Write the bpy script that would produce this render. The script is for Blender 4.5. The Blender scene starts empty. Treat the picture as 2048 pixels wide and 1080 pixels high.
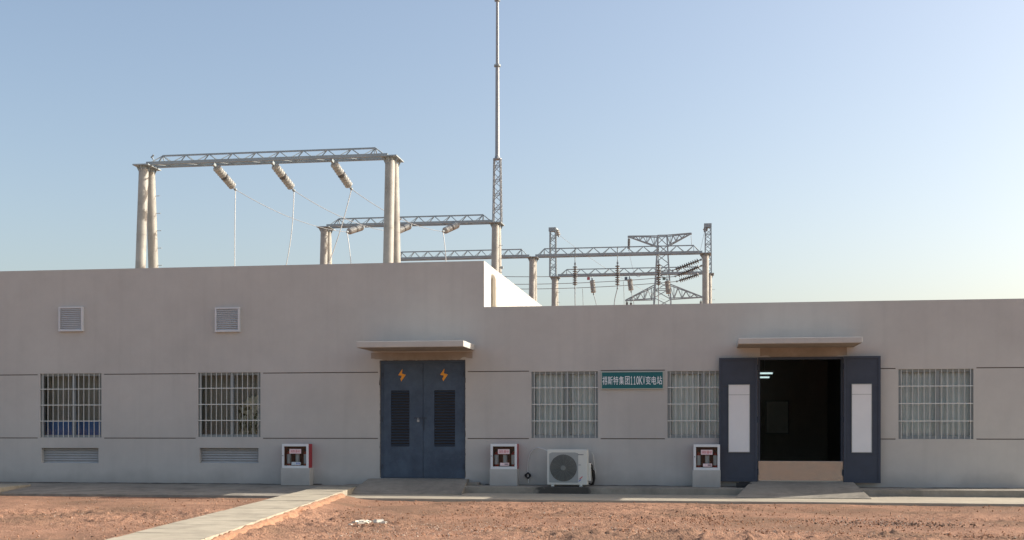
import bpy, bmesh, math, random
from mathutils import Vector, Matrix, Quaternion, noise
random.seed(7)
R = math.radians
scene = bpy.context.scene
COL = scene.collection

# ------------------------------------------------------------------ camera
F, TH, CH, DY = 2420.0, R(8.83), 1.17, 25.0        # focal length in photo pixels, yaw, eye height, distance to the facade
cam_d = bpy.data.cameras.new('camera')
cam = bpy.data.objects.new('camera', cam_d); COL.objects.link(cam)
cam_d.sensor_width = 36; cam_d.lens = F / 2048 * 36
cam_d.shift_y = 318 / 2048
cam_d.clip_start = 0.1; cam_d.clip_end = 6000
cam.location = (0, -DY, CH); cam.rotation_euler = (R(90), 0, TH)
scene.camera = cam

# ------------------------------------------------------------------ sky and sun
SUN_EL, SUN_AZ = R(31.6), R(70)
world = bpy.data.worlds.new('World'); scene.world = world; world.use_nodes = True
wn = world.node_tree; wn.nodes.clear()
wo = wn.nodes.new('ShaderNodeOutputWorld'); wb = wn.nodes.new('ShaderNodeBackground'); ws = wn.nodes.new('ShaderNodeTexSky')
ws.sky_type = 'NISHITA'; ws.sun_disc = False; ws.sun_elevation = SUN_EL; ws.sun_rotation = SUN_AZ
ws.air_density = 1.0; ws.dust_density = 3.2; ws.ozone_density = .6; ws.altitude = 50
wb.inputs['Strength'].default_value = 0.15
tint = wn.nodes.new('ShaderNodeVectorMath'); tint.operation = 'MULTIPLY'; tint.inputs[1].default_value = (1.02, .985, .945)   # dusty air
wn.links.new(ws.outputs[0], tint.inputs[0]); wn.links.new(tint.outputs[0], wb.inputs[0]); wn.links.new(wb.outputs[0], wo.inputs[0])
sd = bpy.data.lights.new('sun', 'SUN'); sd.energy = 5.0; sd.angle = R(0.5); sd.color = (1, .93, .82)
sun = bpy.data.objects.new('sun', sd); COL.objects.link(sun)
sv = Vector((math.sin(SUN_AZ) * math.cos(SUN_EL), math.cos(SUN_AZ) * math.cos(SUN_EL), math.sin(SUN_EL)))
sun.rotation_euler = sv.to_track_quat('Z', 'Y').to_euler(); sun.location = sv * 60
vs = scene.view_settings
scene.display_settings.display_device = 'sRGB'
vs.view_transform = 'Standard'; vs.look = 'None'; vs.gamma = 1; vs.use_curve_mapping = False
vs.exposure = 0.46
scene.render.film_transparent = False

# ------------------------------------------------------------------ helpers
def W(px, py, Y):
    """point at distance Y from the eye (measured square to the facade) for a bearing measured on the photograph"""
    u, v = px - 1024, 858 - py
    yd = u * math.sin(TH) + F * math.cos(TH)
    xd = u * math.cos(TH) - F * math.sin(TH)
    return Vector((xd * Y / yd, Y - DY, CH + v * Y / yd))
def G(px, py, z):
    u, v = px - 1024, 858 - py
    yd = u * math.sin(TH) + F * math.cos(TH)
    return W(px, py, (z - CH) * yd / v)
def FX(px, Y=DY): return W(px, 858, Y).x
def FZ(px, py, Y=DY): return W(px, py, Y).z

def wloc(o):
    p = Vector((0, 0, 0))
    while o: p += o.location; o = o.parent
    return p
def tag(o, label=None, cat=None, group=None, kind=None):
    if label: o['label'] = label
    if cat: o['category'] = cat
    if group: o['group'] = group
    if kind: o['kind'] = kind
    return o
def thing(name, loc, label, cat, group=None):
    o = bpy.data.objects.new(name, None); COL.objects.link(o); o.location = loc
    o.empty_display_size = .2
    return tag(o, label, cat, group)
def copy_tree(o, parent=None):
    c = o.copy(); COL.objects.link(c); c.parent = parent
    for ch in [x for x in list(COL.objects) if x.parent == o]: copy_tree(ch, c)
    return c
class MB:
    def __init__(s): s.v = []; s.f = []; s.sm = []
    def add(s, vs_, fs, smooth=False):
        n = len(s.v); s.v += [tuple(p) for p in vs_]; s.f += [tuple(i + n for i in f) for f in fs]; s.sm += [smooth] * len(fs)
        return s
    def box(s, a, b, M=None):
        x0, x1 = sorted((a[0], b[0])); y0, y1 = sorted((a[1], b[1])); z0, z1 = sorted((a[2], b[2]))
        p = [Vector(q) for q in ((x0,y0,z0),(x1,y0,z0),(x1,y1,z0),(x0,y1,z0),(x0,y0,z1),(x1,y0,z1),(x1,y1,z1),(x0,y1,z1))]
        if M: p = [M @ q for q in p]
        return s.add(p, [(0,3,2,1),(4,5,6,7),(0,1,5,4),(1,2,6,5),(2,3,7,6),(3,0,4,7)])
    def bev(s, a, b, r=.01):
        x0, x1 = sorted((a[0], b[0])); y0, y1 = sorted((a[1], b[1])); z0, z1 = sorted((a[2], b[2]))
        bm = bmesh.new(); bmesh.ops.create_cube(bm, size=1)
        for v in bm.verts: v.co = Vector(((x0+x1)/2 + v.co.x*(x1-x0), (y0+y1)/2 + v.co.y*(y1-y0), (z0+z1)/2 + v.co.z*(z1-z0)))
        bmesh.ops.bevel(bm, geom=list(bm.edges), offset=r, segments=2, affect='EDGES', profile=.6)
        bm.verts.index_update()
        s.add([v.co.copy() for v in bm.verts], [[v.index for v in f.verts] for f in bm.faces]); bm.free(); return s
    def frame(s, p, q, up=None):
        d = (q - p).normalized(); up = up or (Vector((0,0,1)) if abs(d.z) < .95 else Vector((0,1,0)))
        a = d.cross(up).normalized(); return a, a.cross(d).normalized()
    def bar(s, p, q, w, h=None):
        p, q = Vector(p), Vector(q); h = h or w; a, b = s.frame(p, q)
        P = []
        for c in (p, q):
            for i, j in ((-1,-1),(1,-1),(1,1),(-1,1)): P.append(c + a*w/2*i + b*h/2*j)
        return s.add(P, [(0,1,2,3),(7,6,5,4),(0,4,5,1),(1,5,6,2),(2,6,7,3),(3,7,4,0)])
    def tube(s, p, q, r0, r1=None, n=12, cap=True):
        p, q = Vector(p), Vector(q); r1 = r0 if r1 is None else r1; a, b = s.frame(p, q)
        P = []
        for c, r in ((p, r0), (q, r1)):
            for k in range(n):
                t = 2*math.pi*k/n; P.append(c + a*r*math.cos(t) + b*r*math.sin(t))
        s.add(P, [(k, (k+1)%n, n+(k+1)%n, n+k) for k in range(n)], True)
        if cap: s.add([P[k] for k in range(n)], [tuple(reversed(range(n)))]); s.add([P[n+k] for k in range(n)], [tuple(range(n))])
        return s
    def path(s, pts, r, n=8):
        pts = [Vector(p) for p in pts]; P = []; up = None
        for i, c in enumerate(pts):
            d = (pts[min(i+1, len(pts)-1)] - pts[max(i-1, 0)]).normalized()
            if up is None: up = Vector((0,0,1)) if abs(d.z) < .9 else Vector((0,1,0))
            a = d.cross(up).normalized(); b = a.cross(d).normalized(); up = b
            for k in range(n):
                t = 2*math.pi*k/n; P.append(c + a*r*math.cos(t) + b*r*math.sin(t))
        m = len(pts)
        s.add(P, [(i*n+k, i*n+(k+1)%n, (i+1)*n+(k+1)%n, (i+1)*n+k) for i in range(m-1) for k in range(n)], True)
        return s
    def lathe(s, p, q, prof, n=16):
        """prof: list of (t along p->q in metres, radius)"""
        p, q = Vector(p), Vector(q); d = (q-p).normalized(); a, b = s.frame(p, q); P = []
        for t, r in prof:
            for k in range(n):
                an = 2*math.pi*k/n; P.append(p + d*t + a*r*math.cos(an) + b*r*math.sin(an))
        m = len(prof)
        s.add(P, [(i*n+k, i*n+(k+1)%n, (i+1)*n+(k+1)%n, (i+1)*n+k) for i in range(m-1) for k in range(n)], True)
        s.add(P[:n], [tuple(reversed(range(n)))]); s.add(P[-n:], [tuple(range(n))]); return s
    def poly(s, pts, depth):
        """polygon in XZ (list of x,z), front at y, thickness going to +y"""
        y = pts[0][1]; n = len(pts)
        P = [Vector(p) for p in pts] + [Vector((p[0], y+depth, p[2])) for p in pts]
        return s.add(P, [tuple(range(n)), tuple(reversed(range(n, 2*n)))] + [(i, n+i, n+(i+1)%n, (i+1)%n) for i in range(n)])
    def prism(s, poly, z0, z1):
        """poly: list of (x,y) ; z1 number or list of tops"""
        n = len(poly); zt = z1 if isinstance(z1, (list, tuple)) else [z1]*n
        P = [Vector((p[0], p[1], z0)) for p in poly] + [Vector((p[0], p[1], z)) for p, z in zip(poly, zt)]
        return s.add(P, [tuple(reversed(range(n))), tuple(range(n, 2*n))] + [(i, (i+1)%n, n+(i+1)%n, n+i) for i in range(n)])
    def build(s, name, mat, parent=None, fix=True):
        me = bpy.data.meshes.new(name)
        if parent is not None: o0 = wloc(parent)
        else:
            xs = [v[0] for v in s.v]; ys = [v[1] for v in s.v]; zs = [v[2] for v in s.v]
            o0 = Vector(((min(xs)+max(xs))/2, (min(ys)+max(ys))/2, min(zs)))
        me.from_pydata([(v[0]-o0.x, v[1]-o0.y, v[2]-o0.z) for v in s.v], [], s.f)
        me.polygons.foreach_set('use_smooth', s.sm)
        if fix:
            bm = bmesh.new(); bm.from_mesh(me); bmesh.ops.recalc_face_normals(bm, faces=bm.faces); bm.to_mesh(me); bm.free()
        me.materials.append(mat)
        o = bpy.data.objects.new(name, me); COL.objects.link(o)
        if parent is not None: o.parent = parent
        else: o.location = o0
        return o
def text_mesh(txt, x0, x1, z0, z1, y, depth=.004):
    c = bpy.data.curves.new('t', 'FONT'); c.body = txt; c.size = 1; c.extrude = 0; c.offset = .006
    o = bpy.data.objects.new('t', c); COL.objects.link(o)
    bpy.context.view_layer.update()
    me = bpy.data.meshes.new_from_object(o.evaluated_get(bpy.context.evaluated_depsgraph_get()))
    bpy.data.objects.remove(o)
    vs_ = [v.co.copy() for v in me.vertices]; fs = [tuple(p.vertices) for p in me.polygons]; bpy.data.meshes.remove(me)
    a, b = min(v.x for v in vs_), max(v.x for v in vs_); c0, d0 = min(v.y for v in vs_), max(v.y for v in vs_)
    m = MB(); m.add([(x0+(v.x-a)/(b-a)*(x1-x0), y, z0+(v.y-c0)/(d0-c0)*(z1-z0)) for v in vs_], fs)
    return m

# ------------------------------------------------------------------ materials
def mat(name, col, rough=.7, metal=0, var=.12, vscale=3.0, bump=0, bscale=60, spec=.5, col2=None, mix_scale=1.2, mix_lo=.45, mix_hi=.7, stretch=(1,1,1)):
    m = bpy.data.materials.new(name); m.use_nodes = True; nt = m.node_tree; b = nt.nodes['Principled BSDF']
    b.inputs['Roughness'].default_value = rough; b.inputs['Metallic'].default_value = metal; b.inputs['Specular IOR Level'].default_value = spec
    geo = nt.nodes.new('ShaderNodeTexCoord'); mp = nt.nodes.new('ShaderNodeMapping'); mp.inputs['Scale'].default_value = stretch
    nt.links.new(geo.outputs['Object'], mp.inputs[0])
    n1 = nt.nodes.new('ShaderNodeTexNoise'); n1.inputs['Scale'].default_value = vscale; n1.inputs['Detail'].default_value = 8; n1.inputs['Roughness'].default_value = .65
    nt.links.new(mp.outputs[0], n1.inputs[0])
    mr = nt.nodes.new('ShaderNodeMapRange'); mr.inputs[1].default_value = .25; mr.inputs[2].default_value = .75
    mr.inputs[3].default_value = 1 - var; mr.inputs[4].default_value = 1 + var; nt.links.new(n1.outputs[0], mr.inputs[0])
    mul = nt.nodes.new('ShaderNodeVectorMath'); mul.operation = 'SCALE'; nt.links.new(mr.outputs[0], mul.inputs['Scale'])
    if col2:
        n2 = nt.nodes.new('ShaderNodeTexNoise'); n2.inputs['Scale'].default_value = mix_scale; n2.inputs['Detail'].default_value = 6; n2.inputs['Roughness'].default_value = .7
        nt.links.new(mp.outputs[0], n2.inputs[0])
        r2 = nt.nodes.new('ShaderNodeMapRange'); r2.inputs[1].default_value = mix_lo; r2.inputs[2].default_value = mix_hi; nt.links.new(n2.outputs[0], r2.inputs[0])
        mx = nt.nodes.new('ShaderNodeMix'); mx.data_type = 'RGBA'; mx.inputs[6].default_value = (*col, 1); mx.inputs[7].default_value = (*col2, 1)
        nt.links.new(r2.outputs[0], mx.inputs[0]); nt.links.new(mx.outputs[2], mul.inputs[0])
    else: mul.inputs[0].default_value = col
    nt.links.new(mul.outputs[0], b.inputs['Base Color'])
    if bump:
        n3 = nt.nodes.new('ShaderNodeTexNoise'); n3.inputs['Scale'].default_value = bscale; n3.inputs['Detail'].default_value = 5
        nt.links.new(geo.outputs['Object'], n3.inputs[0])
        bp = nt.nodes.new('ShaderNodeBump'); bp.inputs['Strength'].default_value = bump; bp.inputs['Distance'].default_value = .01
        nt.links.new(n3.outputs[0], bp.inputs['Height']); nt.links.new(bp.outputs[0], b.inputs['Normal'])
    return m
def wall_material():
    m = mat('painted_render', (.515, .50, .465), .9, 0, .06, 1.3, .35, 90, .2, (.48, .465, .435), .55, .4, .65)
    nt = m.node_tree; b = nt.nodes['Principled BSDF']; src = b.inputs['Base Color'].links[0].from_socket
    geo = nt.nodes.new('ShaderNodeNewGeometry'); sep = nt.nodes.new('ShaderNodeSeparateXYZ'); nt.links.new(geo.outputs['Position'], sep.inputs[0])
    # splash dirt along the foot of the wall, with a ragged upper edge
    n = nt.nodes.new('ShaderNodeTexNoise'); n.inputs['Scale'].default_value = 2.2; n.inputs['Detail'].default_value = 7; nt.links.new(geo.outputs['Position'], n.inputs[0])
    a = nt.nodes.new('ShaderNodeMath'); a.operation = 'MULTIPLY_ADD'; a.inputs[1].default_value = -.55; nt.links.new(n.outputs[0], a.inputs[0]); nt.links.new(sep.outputs['Z'], a.inputs[2])
    r = nt.nodes.new('ShaderNodeMapRange'); r.inputs[1].default_value = -.27; r.inputs[2].default_value = .02; r.inputs[3].default_value = .55; r.inputs[4].default_value = 0; nt.links.new(a.outputs[0], r.inputs[0])
    mx = nt.nodes.new('ShaderNodeMix'); mx.data_type = 'RGBA'; mx.inputs[7].default_value = (.32, .305, .285, 1)
    nt.links.new(r.outputs[0], mx.inputs[0]); nt.links.new(src, mx.inputs[6])
    # faint vertical rain streaks
    mp = nt.nodes.new('ShaderNodeMapping'); mp.inputs['Scale'].default_value = (3.2, 1, .16); nt.links.new(geo.outputs['Position'], mp.inputs[0])
    n2 = nt.nodes.new('ShaderNodeTexNoise'); n2.inputs['Scale'].default_value = 1.6; n2.inputs['Detail'].default_value = 6; nt.links.new(mp.outputs[0], n2.inputs[0])
    r2 = nt.nodes.new('ShaderNodeMapRange'); r2.inputs[1].default_value = .5; r2.inputs[2].default_value = .8; r2.inputs[3].default_value = 1; r2.inputs[4].default_value = .94; nt.links.new(n2.outputs[0], r2.inputs[0])
    sc = nt.nodes.new('ShaderNodeVectorMath'); sc.operation = 'SCALE'; nt.links.new(mx.outputs[2], sc.inputs[0]); nt.links.new(r2.outputs[0], sc.inputs['Scale'])
    nt.links.new(sc.outputs[0], b.inputs['Base Color'])
    return m
def glass_mat(name='window_glass', tint=(.9, .94, .93), rough=.02):
    m = bpy.data.materials.new(name); m.use_nodes = True; nt = m.node_tree; nt.nodes.clear()
    o = nt.nodes.new('ShaderNodeOutputMaterial'); t = nt.nodes.new('ShaderNodeBsdfTransparent'); g = nt.nodes.new('ShaderNodeBsdfGlossy')
    t.inputs[0].default_value = (*tint, 1); g.inputs['Roughness'].default_value = rough
    f = nt.nodes.new('ShaderNodeFresnel'); f.inputs[0].default_value = 1.5; mx = nt.nodes.new('ShaderNodeMixShader')
    tc = nt.nodes.new('ShaderNodeTexCoord'); n = nt.nodes.new('ShaderNodeTexNoise'); n.inputs['Scale'].default_value = 1.5; bp = nt.nodes.new('ShaderNodeBump'); bp.inputs['Strength'].default_value = .05
    nt.links.new(tc.outputs['Object'], n.inputs[0]); nt.links.new(n.outputs[0], bp.inputs['Height']); nt.links.new(bp.outputs[0], g.inputs['Normal'])
    nt.links.new(f.outputs[0], mx.inputs[0]); nt.links.new(t.outputs[0], mx.inputs[1]); nt.links.new(g.outputs[0], mx.inputs[2]); nt.links.new(mx.outputs[0], o.inputs[0])
    return m
def lamp_mat(name, col, st):
    m = bpy.data.materials.new(name); m.use_nodes = True; b = m.node_tree.nodes['Principled BSDF']
    b.inputs['Base Color'].default_value = (.8, .8, .8, 1); b.inputs['Emission Color'].default_value = (*col, 1); b.inputs['Emission Strength'].default_value = st; return m
def soil_material():
    m = mat('red_soil', (.385, .22, .145), .95, 0, .28, 2.2, 1.0, 42, .1, (.27, .155, .105), 1.3, .36, .62)
    nt = m.node_tree; b = nt.nodes['Principled BSDF']; src = b.inputs['Base Color'].links[0].from_socket
    for n_ in nt.nodes:
        if n_.type == 'BUMP': n_.inputs['Distance'].default_value = .035
    tc = nt.nodes.new('ShaderNodeTexCoord')
    v = nt.nodes.new('ShaderNodeTexNoise'); v.inputs['Scale'].default_value = 17; v.inputs['Detail'].default_value = 9; v.inputs['Roughness'].default_value = .8
    nt.links.new(tc.outputs['Object'], v.inputs[0])
    r = nt.nodes.new('ShaderNodeMapRange'); r.inputs[1].default_value = .55; r.inputs[2].default_value = .64; nt.links.new(v.outputs[0], r.inputs[0])
    mx = nt.nodes.new('ShaderNodeMix'); mx.data_type = 'RGBA'; mx.inputs[7].default_value = (.46, .30, .21, 1)
    nt.links.new(r.outputs[0], mx.inputs[0]); nt.links.new(src, mx.inputs[6])
    r3 = nt.nodes.new('ShaderNodeMapRange'); r3.inputs[1].default_value = .45; r3.inputs[2].default_value = .37; nt.links.new(v.outputs[0], r3.inputs[0])
    mx2 = nt.nodes.new('ShaderNodeMix'); mx2.data_type = 'RGBA'; mx2.inputs[7].default_value = (.15, .085, .06, 1)
    nt.links.new(r3.outputs[0], mx2.inputs[0]); nt.links.new(mx.outputs[2], mx2.inputs[6])
    # grey-brown patches of dried weeds and fines
    n = nt.nodes.new('ShaderNodeTexNoise'); n.inputs['Scale'].default_value = .55; n.inputs['Detail'].default_value = 8; n.inputs['Roughness'].default_value = .72; nt.links.new(tc.outputs['Object'], n.inputs[0])
    r4 = nt.nodes.new('ShaderNodeMapRange'); r4.inputs[1].default_value = .47; r4.inputs[2].default_value = .60; r4.inputs[4].default_value = .75; nt.links.new(n.outputs[0], r4.inputs[0])
    mx3 = nt.nodes.new('ShaderNodeMix'); mx3.data_type = 'RGBA'; mx3.inputs[7].default_value = (.19, .122, .083, 1)
    nt.links.new(r4.outputs[0], mx3.inputs[0]); nt.links.new(mx2.outputs[2], mx3.inputs[6]); nt.links.new(mx3.outputs[2], b.inputs['Base Color'])
    return m
M = dict(
    wall=wall_material(),
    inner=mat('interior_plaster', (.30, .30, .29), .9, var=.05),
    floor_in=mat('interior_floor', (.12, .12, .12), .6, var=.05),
    concrete=mat('walk_concrete', (.39, .345, .27), .92, 0, .14, 2.5, .5, 45, .2, (.32, .285, .23), .9, .45, .7),
    path=mat('path_concrete', (.40, .355, .275), .92, 0, .16, 3, .4, 50, .2, (.31, .275, .215), 1.9, .45, .7),
    apron=mat('apron_concrete', (.30, .27, .225), .92, 0, .2, 3, .5, 45, .2, (.19, .175, .15), 1.3, .45, .68),
    wet=mat('damp_concrete', (.07, .068, .065), .55, 0, .2, 4, .2, 40, .4),
    soil=soil_material(),
    clod=mat('soil_clod', (.36, .20, .125), .95, 0, .3, 9, .5, 50, .1, (.25, .145, .095), 6),
    stone=mat('pale_stone', (.52, .42, .34), .9, 0, .25, 8, .4, 50, .2, (.38, .26, .19), 7),
    dark_stone=mat('dark_clod', (.15, .10, .075), .95, 0, .3, 9, .4, 50, .1),
    weed=mat('dark_reflection_mark', (.13, .12, .06), .9, 0, .3, 9),  # dark marks of the imitated window reflection
    navy=mat('navy_door_paint', (.043, .066, .102), .55, 0, .22, 3.5, .2, 30, .4, (.064, .096, .138), 1.6, .4, .65),
    navy2=mat('open_door_paint', (.042, .054, .080), .5, 0, .14, 3.5, .1, 35, .4),
    navyd=mat('door_louvre_paint', (.034, .048, .072), .6, 0, .1),
    black=mat('black_rubber', (.012, .012, .013), .6, 0, .1),
    orange=mat('orange_warning_paint', (.80, .33, .03), .6, 0, .05),
    white=mat('white_painted_metal', (.72, .74, .75), .45, 0, .05, 4, spec=.5),
    alu=mat('window_frame_metal', (.25, .28, .285), .4, .2, .05, 4),
    bar=mat('grille_bar_steel', (.62, .64, .62), .42, .3, .06, 4),
    curtain=mat('blind_fabric', (.76, .80, .80), .9, 0, .08, 2),
    curtain_brown=mat('brown_blind_fabric', (.36, .34, .305), .9, 0, .1, 2),
    brown_tone=mat('brown_plaster', (.32, .275, .23), .9, 0, .2, 2.5, .3, 60, .2, (.35, .30, .255), 2, .45, .7),  # mottled brown plaster under the door canopies
    joint=mat('wall_joint_filler', (.16, .145, .13), .9, 0, .15, 6),
    sheet=mat('pale_reflection', (.62, .60, .48), .9, 0, .2, 5, 0, 60, .3, (.25, .25, .19), 9, .5, .62, (1, 1, .35)),  # mottled tones of a window reflection, put into the colour
    blue=mat('blue_equipment', (.05, .16, .45), .5, 0, .06),
    louvre=mat('louvre_plastic', (.60, .62, .635), .5, 0, .05, 4),
    louvre2=mat('cream_louvre_metal', (.44, .45, .45), .6, 0, .08, 4),
    red=mat('red_cabinet_paint', (.34, .025, .035), .45, 0, .08, 4),
    redd=mat('dark_red_interior', (.07, .012, .015), .6, 0, .1),
    extr=mat('extinguisher_red', (.35, .03, .03), .35, 0, .05),
    label=mat('label_paper', (.62, .68, .72), .7, 0, .06, 20),
    pink=mat('pink_notice_paper', (.85, .66, .67), .7, 0, .05, 20),
    rmark=mat('red_print', (.60, .10, .12), .7, 0, .1),
    kmark=mat('dark_print', (.06, .06, .09), .7, 0, .1),
    bmark=mat('blue_print', (.10, .14, .45), .6, 0, .1),
    ac=mat('cream_unit_metal', (.66, .66, .60), .45, 0, .04, 4),
    acd=mat('fan_guard_plastic', (.20, .215, .20), .5, 0, .1),
    fan=mat('fan_blade_plastic', (.13, .135, .125), .6, 0, .3, 6),
    acr=mat('grille_recess_plastic', (.34, .36, .35), .5, 0, .05),
    pipe=mat('cream_pvc', (.60, .54, .44), .5, 0, .06),
    hose=mat('white_hose', (.62, .62, .60), .5, 0, .06),
    sign=mat('teal_sign_panel', (.008, .125, .135), .45, 0, .08, 3, spec=.4),
    signw=mat('white_sign_lettering', (.80, .84, .86), .6, 0, .02),
    signb=mat('pale_sign_edge', (.42, .47, .42), .6, 0, .05),
    steel=mat('galvanised_steel', (.33, .37, .38), .55, .35, .12, 3),
    pole=mat('pale_steel_pole', (.385, .37, .33), .55, .1, .18, 2.5, .1, 20, .4, (.27, .255, .225), 1.4, .5, .7),
    mast=mat('mast_steel', (.33, .34, .345), .5, .35, .1, 2),
    por=mat('glazed_porcelain', (.37, .365, .335), .3, 0, .06, 3, spec=.6),
    pord=mat('dark_insulator_disc', (.10, .095, .09), .35, 0, .1, 3, spec=.6),
    porg=mat('brown_grey_disc', (.20, .19, .175), .35, 0, .1, 3, spec=.6),
    wire=mat('aluminium_wire', (.62, .62, .60), .5, .3, .05),
    wired=mat('weathered_wire', (.28, .29, .30), .6, .2, .05),
    plate=mat('brushed_plate', (.42, .405, .395), .2, .9, .14, 2, .14, 5, .5, (.36, .37, .37), 2.2, .45, .6),
    rim=mat('plate_edge', (.60, .56, .47), .5, .3, .05),
    board=mat('white_board', (.74, .75, .76), .6, 0, .03, 3),
    cab=mat('grey_cabinet', (.75, .80, .78), .5, 0, .05),
    glass=glass_mat(),
    tube=lamp_mat('fluorescent_tube', (.75, 1, .98), .6),
    dirt=mat('door_edge_mortar', (.10, .09, .085), .9, 0, .3, 12, .5, 40),
)

# ------------------------------------------------------------------ ground sheets (the setting)
LOWZ, SOILZ = -.13, -.165
def ground():
    def axis(a, b, st, lo, hi):
        fine = [a + i*(b-a)/int((b-a)/st) for i in range(int((b-a)/st)+1)]
        L = []; x = a; d = st*4
        while x > lo: x -= d; d *= 1.45; L.append(max(x, lo))
        Rr = []; x = b; d = st*4
        while x < hi: x += d; d *= 1.45; Rr.append(min(x, hi))
        return L[::-1] + fine + Rr
    xs = axis(-13.2, 8.5, .036, -3000, 3000); ys = axis(-13.4, -2.8, .036, -3000, 3000)
    nx = len(xs); v = []; f = []
    for y in ys:
        for x in xs:
            z = SOILZ
            if -16 < x < 11 and -16 < y < -2.75:
                fade = min(1, (x+16)/2.5, (11-x)/2.5, (y+16)/2.5)
                e = max(0, min(1, (-2.85-y)/.5))
                p = Vector((x, y, 0))
                n = noise.fractal(p*.45, 1, 2, 3)*.05
                rough_ = max(0, min(1, .5 + noise.noise(p*.33 + Vector((9, 3, 0)))*1.6 + (-y-6.5)*.09))
                n += noise.fractal(p*2.6, .9, 2.1, 3)*.022*(.3+rough_)
                n += noise.fractal(p*9 + Vector((5, 1, 2)), .7, 2.2, 2)*.016*(.2+rough_)
                n += max(0, noise.noise(p*7.5+Vector((2, 8, 4)))-.22)*.075*(.12+rough_)
                n += max(0, noise.noise(p*13+Vector((7, 2, 4)))-.25)*.06*rough_
                n -= max(0, noise.noise(p*4.5+Vector((3, 3, 9)))-.3)*.07*rough_
                z += fade*(n*(.3+.7*e)) - .01
            if -9.5 < x < -3 and -13.6 < y < -2.7:
                dr = x-(-7.02+.145*(-y-.7)); dl = (-7.82+.125*(-y-.7))-x
                if 0 < dr < .8: z += .10*(1-dr/.8)**2
                if 0 < dl < .5: z += .07*(1-dl/.5)**2
            v.append((x, y, z))
    for j in range(len(ys)-1):
        for i in range(nx-1): f.append((j*nx+i, j*nx+i+1, (j+1)*nx+i+1, (j+1)*nx+i))
    m = MB(); m.add(v, f, True); o = m.build('soil_ground', M['soil'], None, False); tag(o, kind='structure')
    return o
# damp stain on the kerb where the air conditioner drips
nt = M['apron'].node_tree; b_ = nt.nodes['Principled BSDF']; src = b_.inputs['Base Color'].links[0].from_socket
gp = nt.nodes.new('ShaderNodeNewGeometry'); sp = nt.nodes.new('ShaderNodeSeparateXYZ'); nt.links.new(gp.outputs['Position'], sp.inputs[0])
nn = nt.nodes.new('ShaderNodeTexNoise'); nn.inputs['Scale'].default_value = 5; nn.inputs['Detail'].default_value = 5; nt.links.new(gp.outputs['Position'], nn.inputs[0])
def mth(op, a, b):
    n = nt.nodes.new('ShaderNodeMath'); n.operation = op
    for k, q in enumerate((a, b)):
        if isinstance(q, (int, float)): n.inputs[k].default_value = q
        else: nt.links.new(q, n.inputs[k])
    return n.outputs[0]
xc_, xw_ = (FX(1086)+FX(1186))/2, (FX(1186)-FX(1086))/2
dx_ = mth('DIVIDE', mth('ABSOLUTE', mth('SUBTRACT', sp.outputs['X'], xc_), 0), xw_)
val = mth('ADD', mth('SUBTRACT', dx_, 1), mth('MULTIPLY', mth('SUBTRACT', nn.outputs[0], .5), .9))
val = mth('ADD', val, mth('MULTIPLY', mth('MAXIMUM', mth('ADD', sp.outputs['Y'], .55), 0), 3))
rr = nt.nodes.new('ShaderNodeMapRange'); rr.inputs[1].default_value = -.12; rr.inputs[2].default_value = .06; rr.inputs[3].default_value = .85; rr.inputs[4].default_value = 0; nt.links.new(val, rr.inputs[0])
mx_ = nt.nodes.new('ShaderNodeMix'); mx_.data_type = 'RGBA'; mx_.inputs[7].default_value = (.045, .043, .04, 1); nt.links.new(rr.outputs[0], mx_.inputs[0]); nt.links.new(src, mx_.inputs[6]); nt.links.new(mx_.outputs[2], b_.inputs['Base Color'])
ground()
XL, XR = -34.0, 6.36
# raised strip against the wall, then the lower walk
ap = MB(); ap.bev((-7.4, -.85, -.5), (XR+1, 12, 0), .012); tag(ap.build('pavement_strip', M['apron']), kind='structure')
ap2 = MB(); a_, b_ = -2.62, .1
ap2.add([(XL, a_, -.5), (-7.42, a_, -.5), (-7.42, b_, -.5), (XL, b_, -.5), (XL, a_, LOWZ+.01), (-7.42, a_, LOWZ+.01), (-7.42, b_, -.02), (XL, b_, -.02)], [(0,1,5,4), (4,5,6,7), (1,2,6,5), (2,3,7,6), (3,0,4,7), (3,2,1,0)])
tag(ap2.build('pavement_strip', M['apron']), kind='structure')
lw = MB(); lw.bev((-7.4, -2.88, -.5), (XR+14, -.8, LOWZ), .012); tag(lw.build('pavement', M['concrete']), kind='structure')
# paths of cast slabs leading off across the soil
def path(x0, x1, s0, s1, name):
    m = MB(); y = -.86; i = 0
    while y > -24:
        d = .62 + random.uniform(-.02, .02); ya = y; yb = y - d + .013
        z = -.018 + random.uniform(-.003, .003)
        a = lambda yy: (x0 + s0*(-yy-.7)); b = lambda yy: (x1 + s1*(-yy-.7))
        t = random.uniform(-.004, .004)
        m.prism([(a(yb), yb), (b(yb), yb), (b(ya), ya), (a(ya), ya)], -.3, [z+t, z-t, z, z+t*.5]); y -= d; i += 1
    return tag(m.build(name, M['path']), kind='structure')
path(-7.82, -7.02, .125, .145, 'footpath')
path(-15.6, -14.25, .125, .14, 'footpath')
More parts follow.
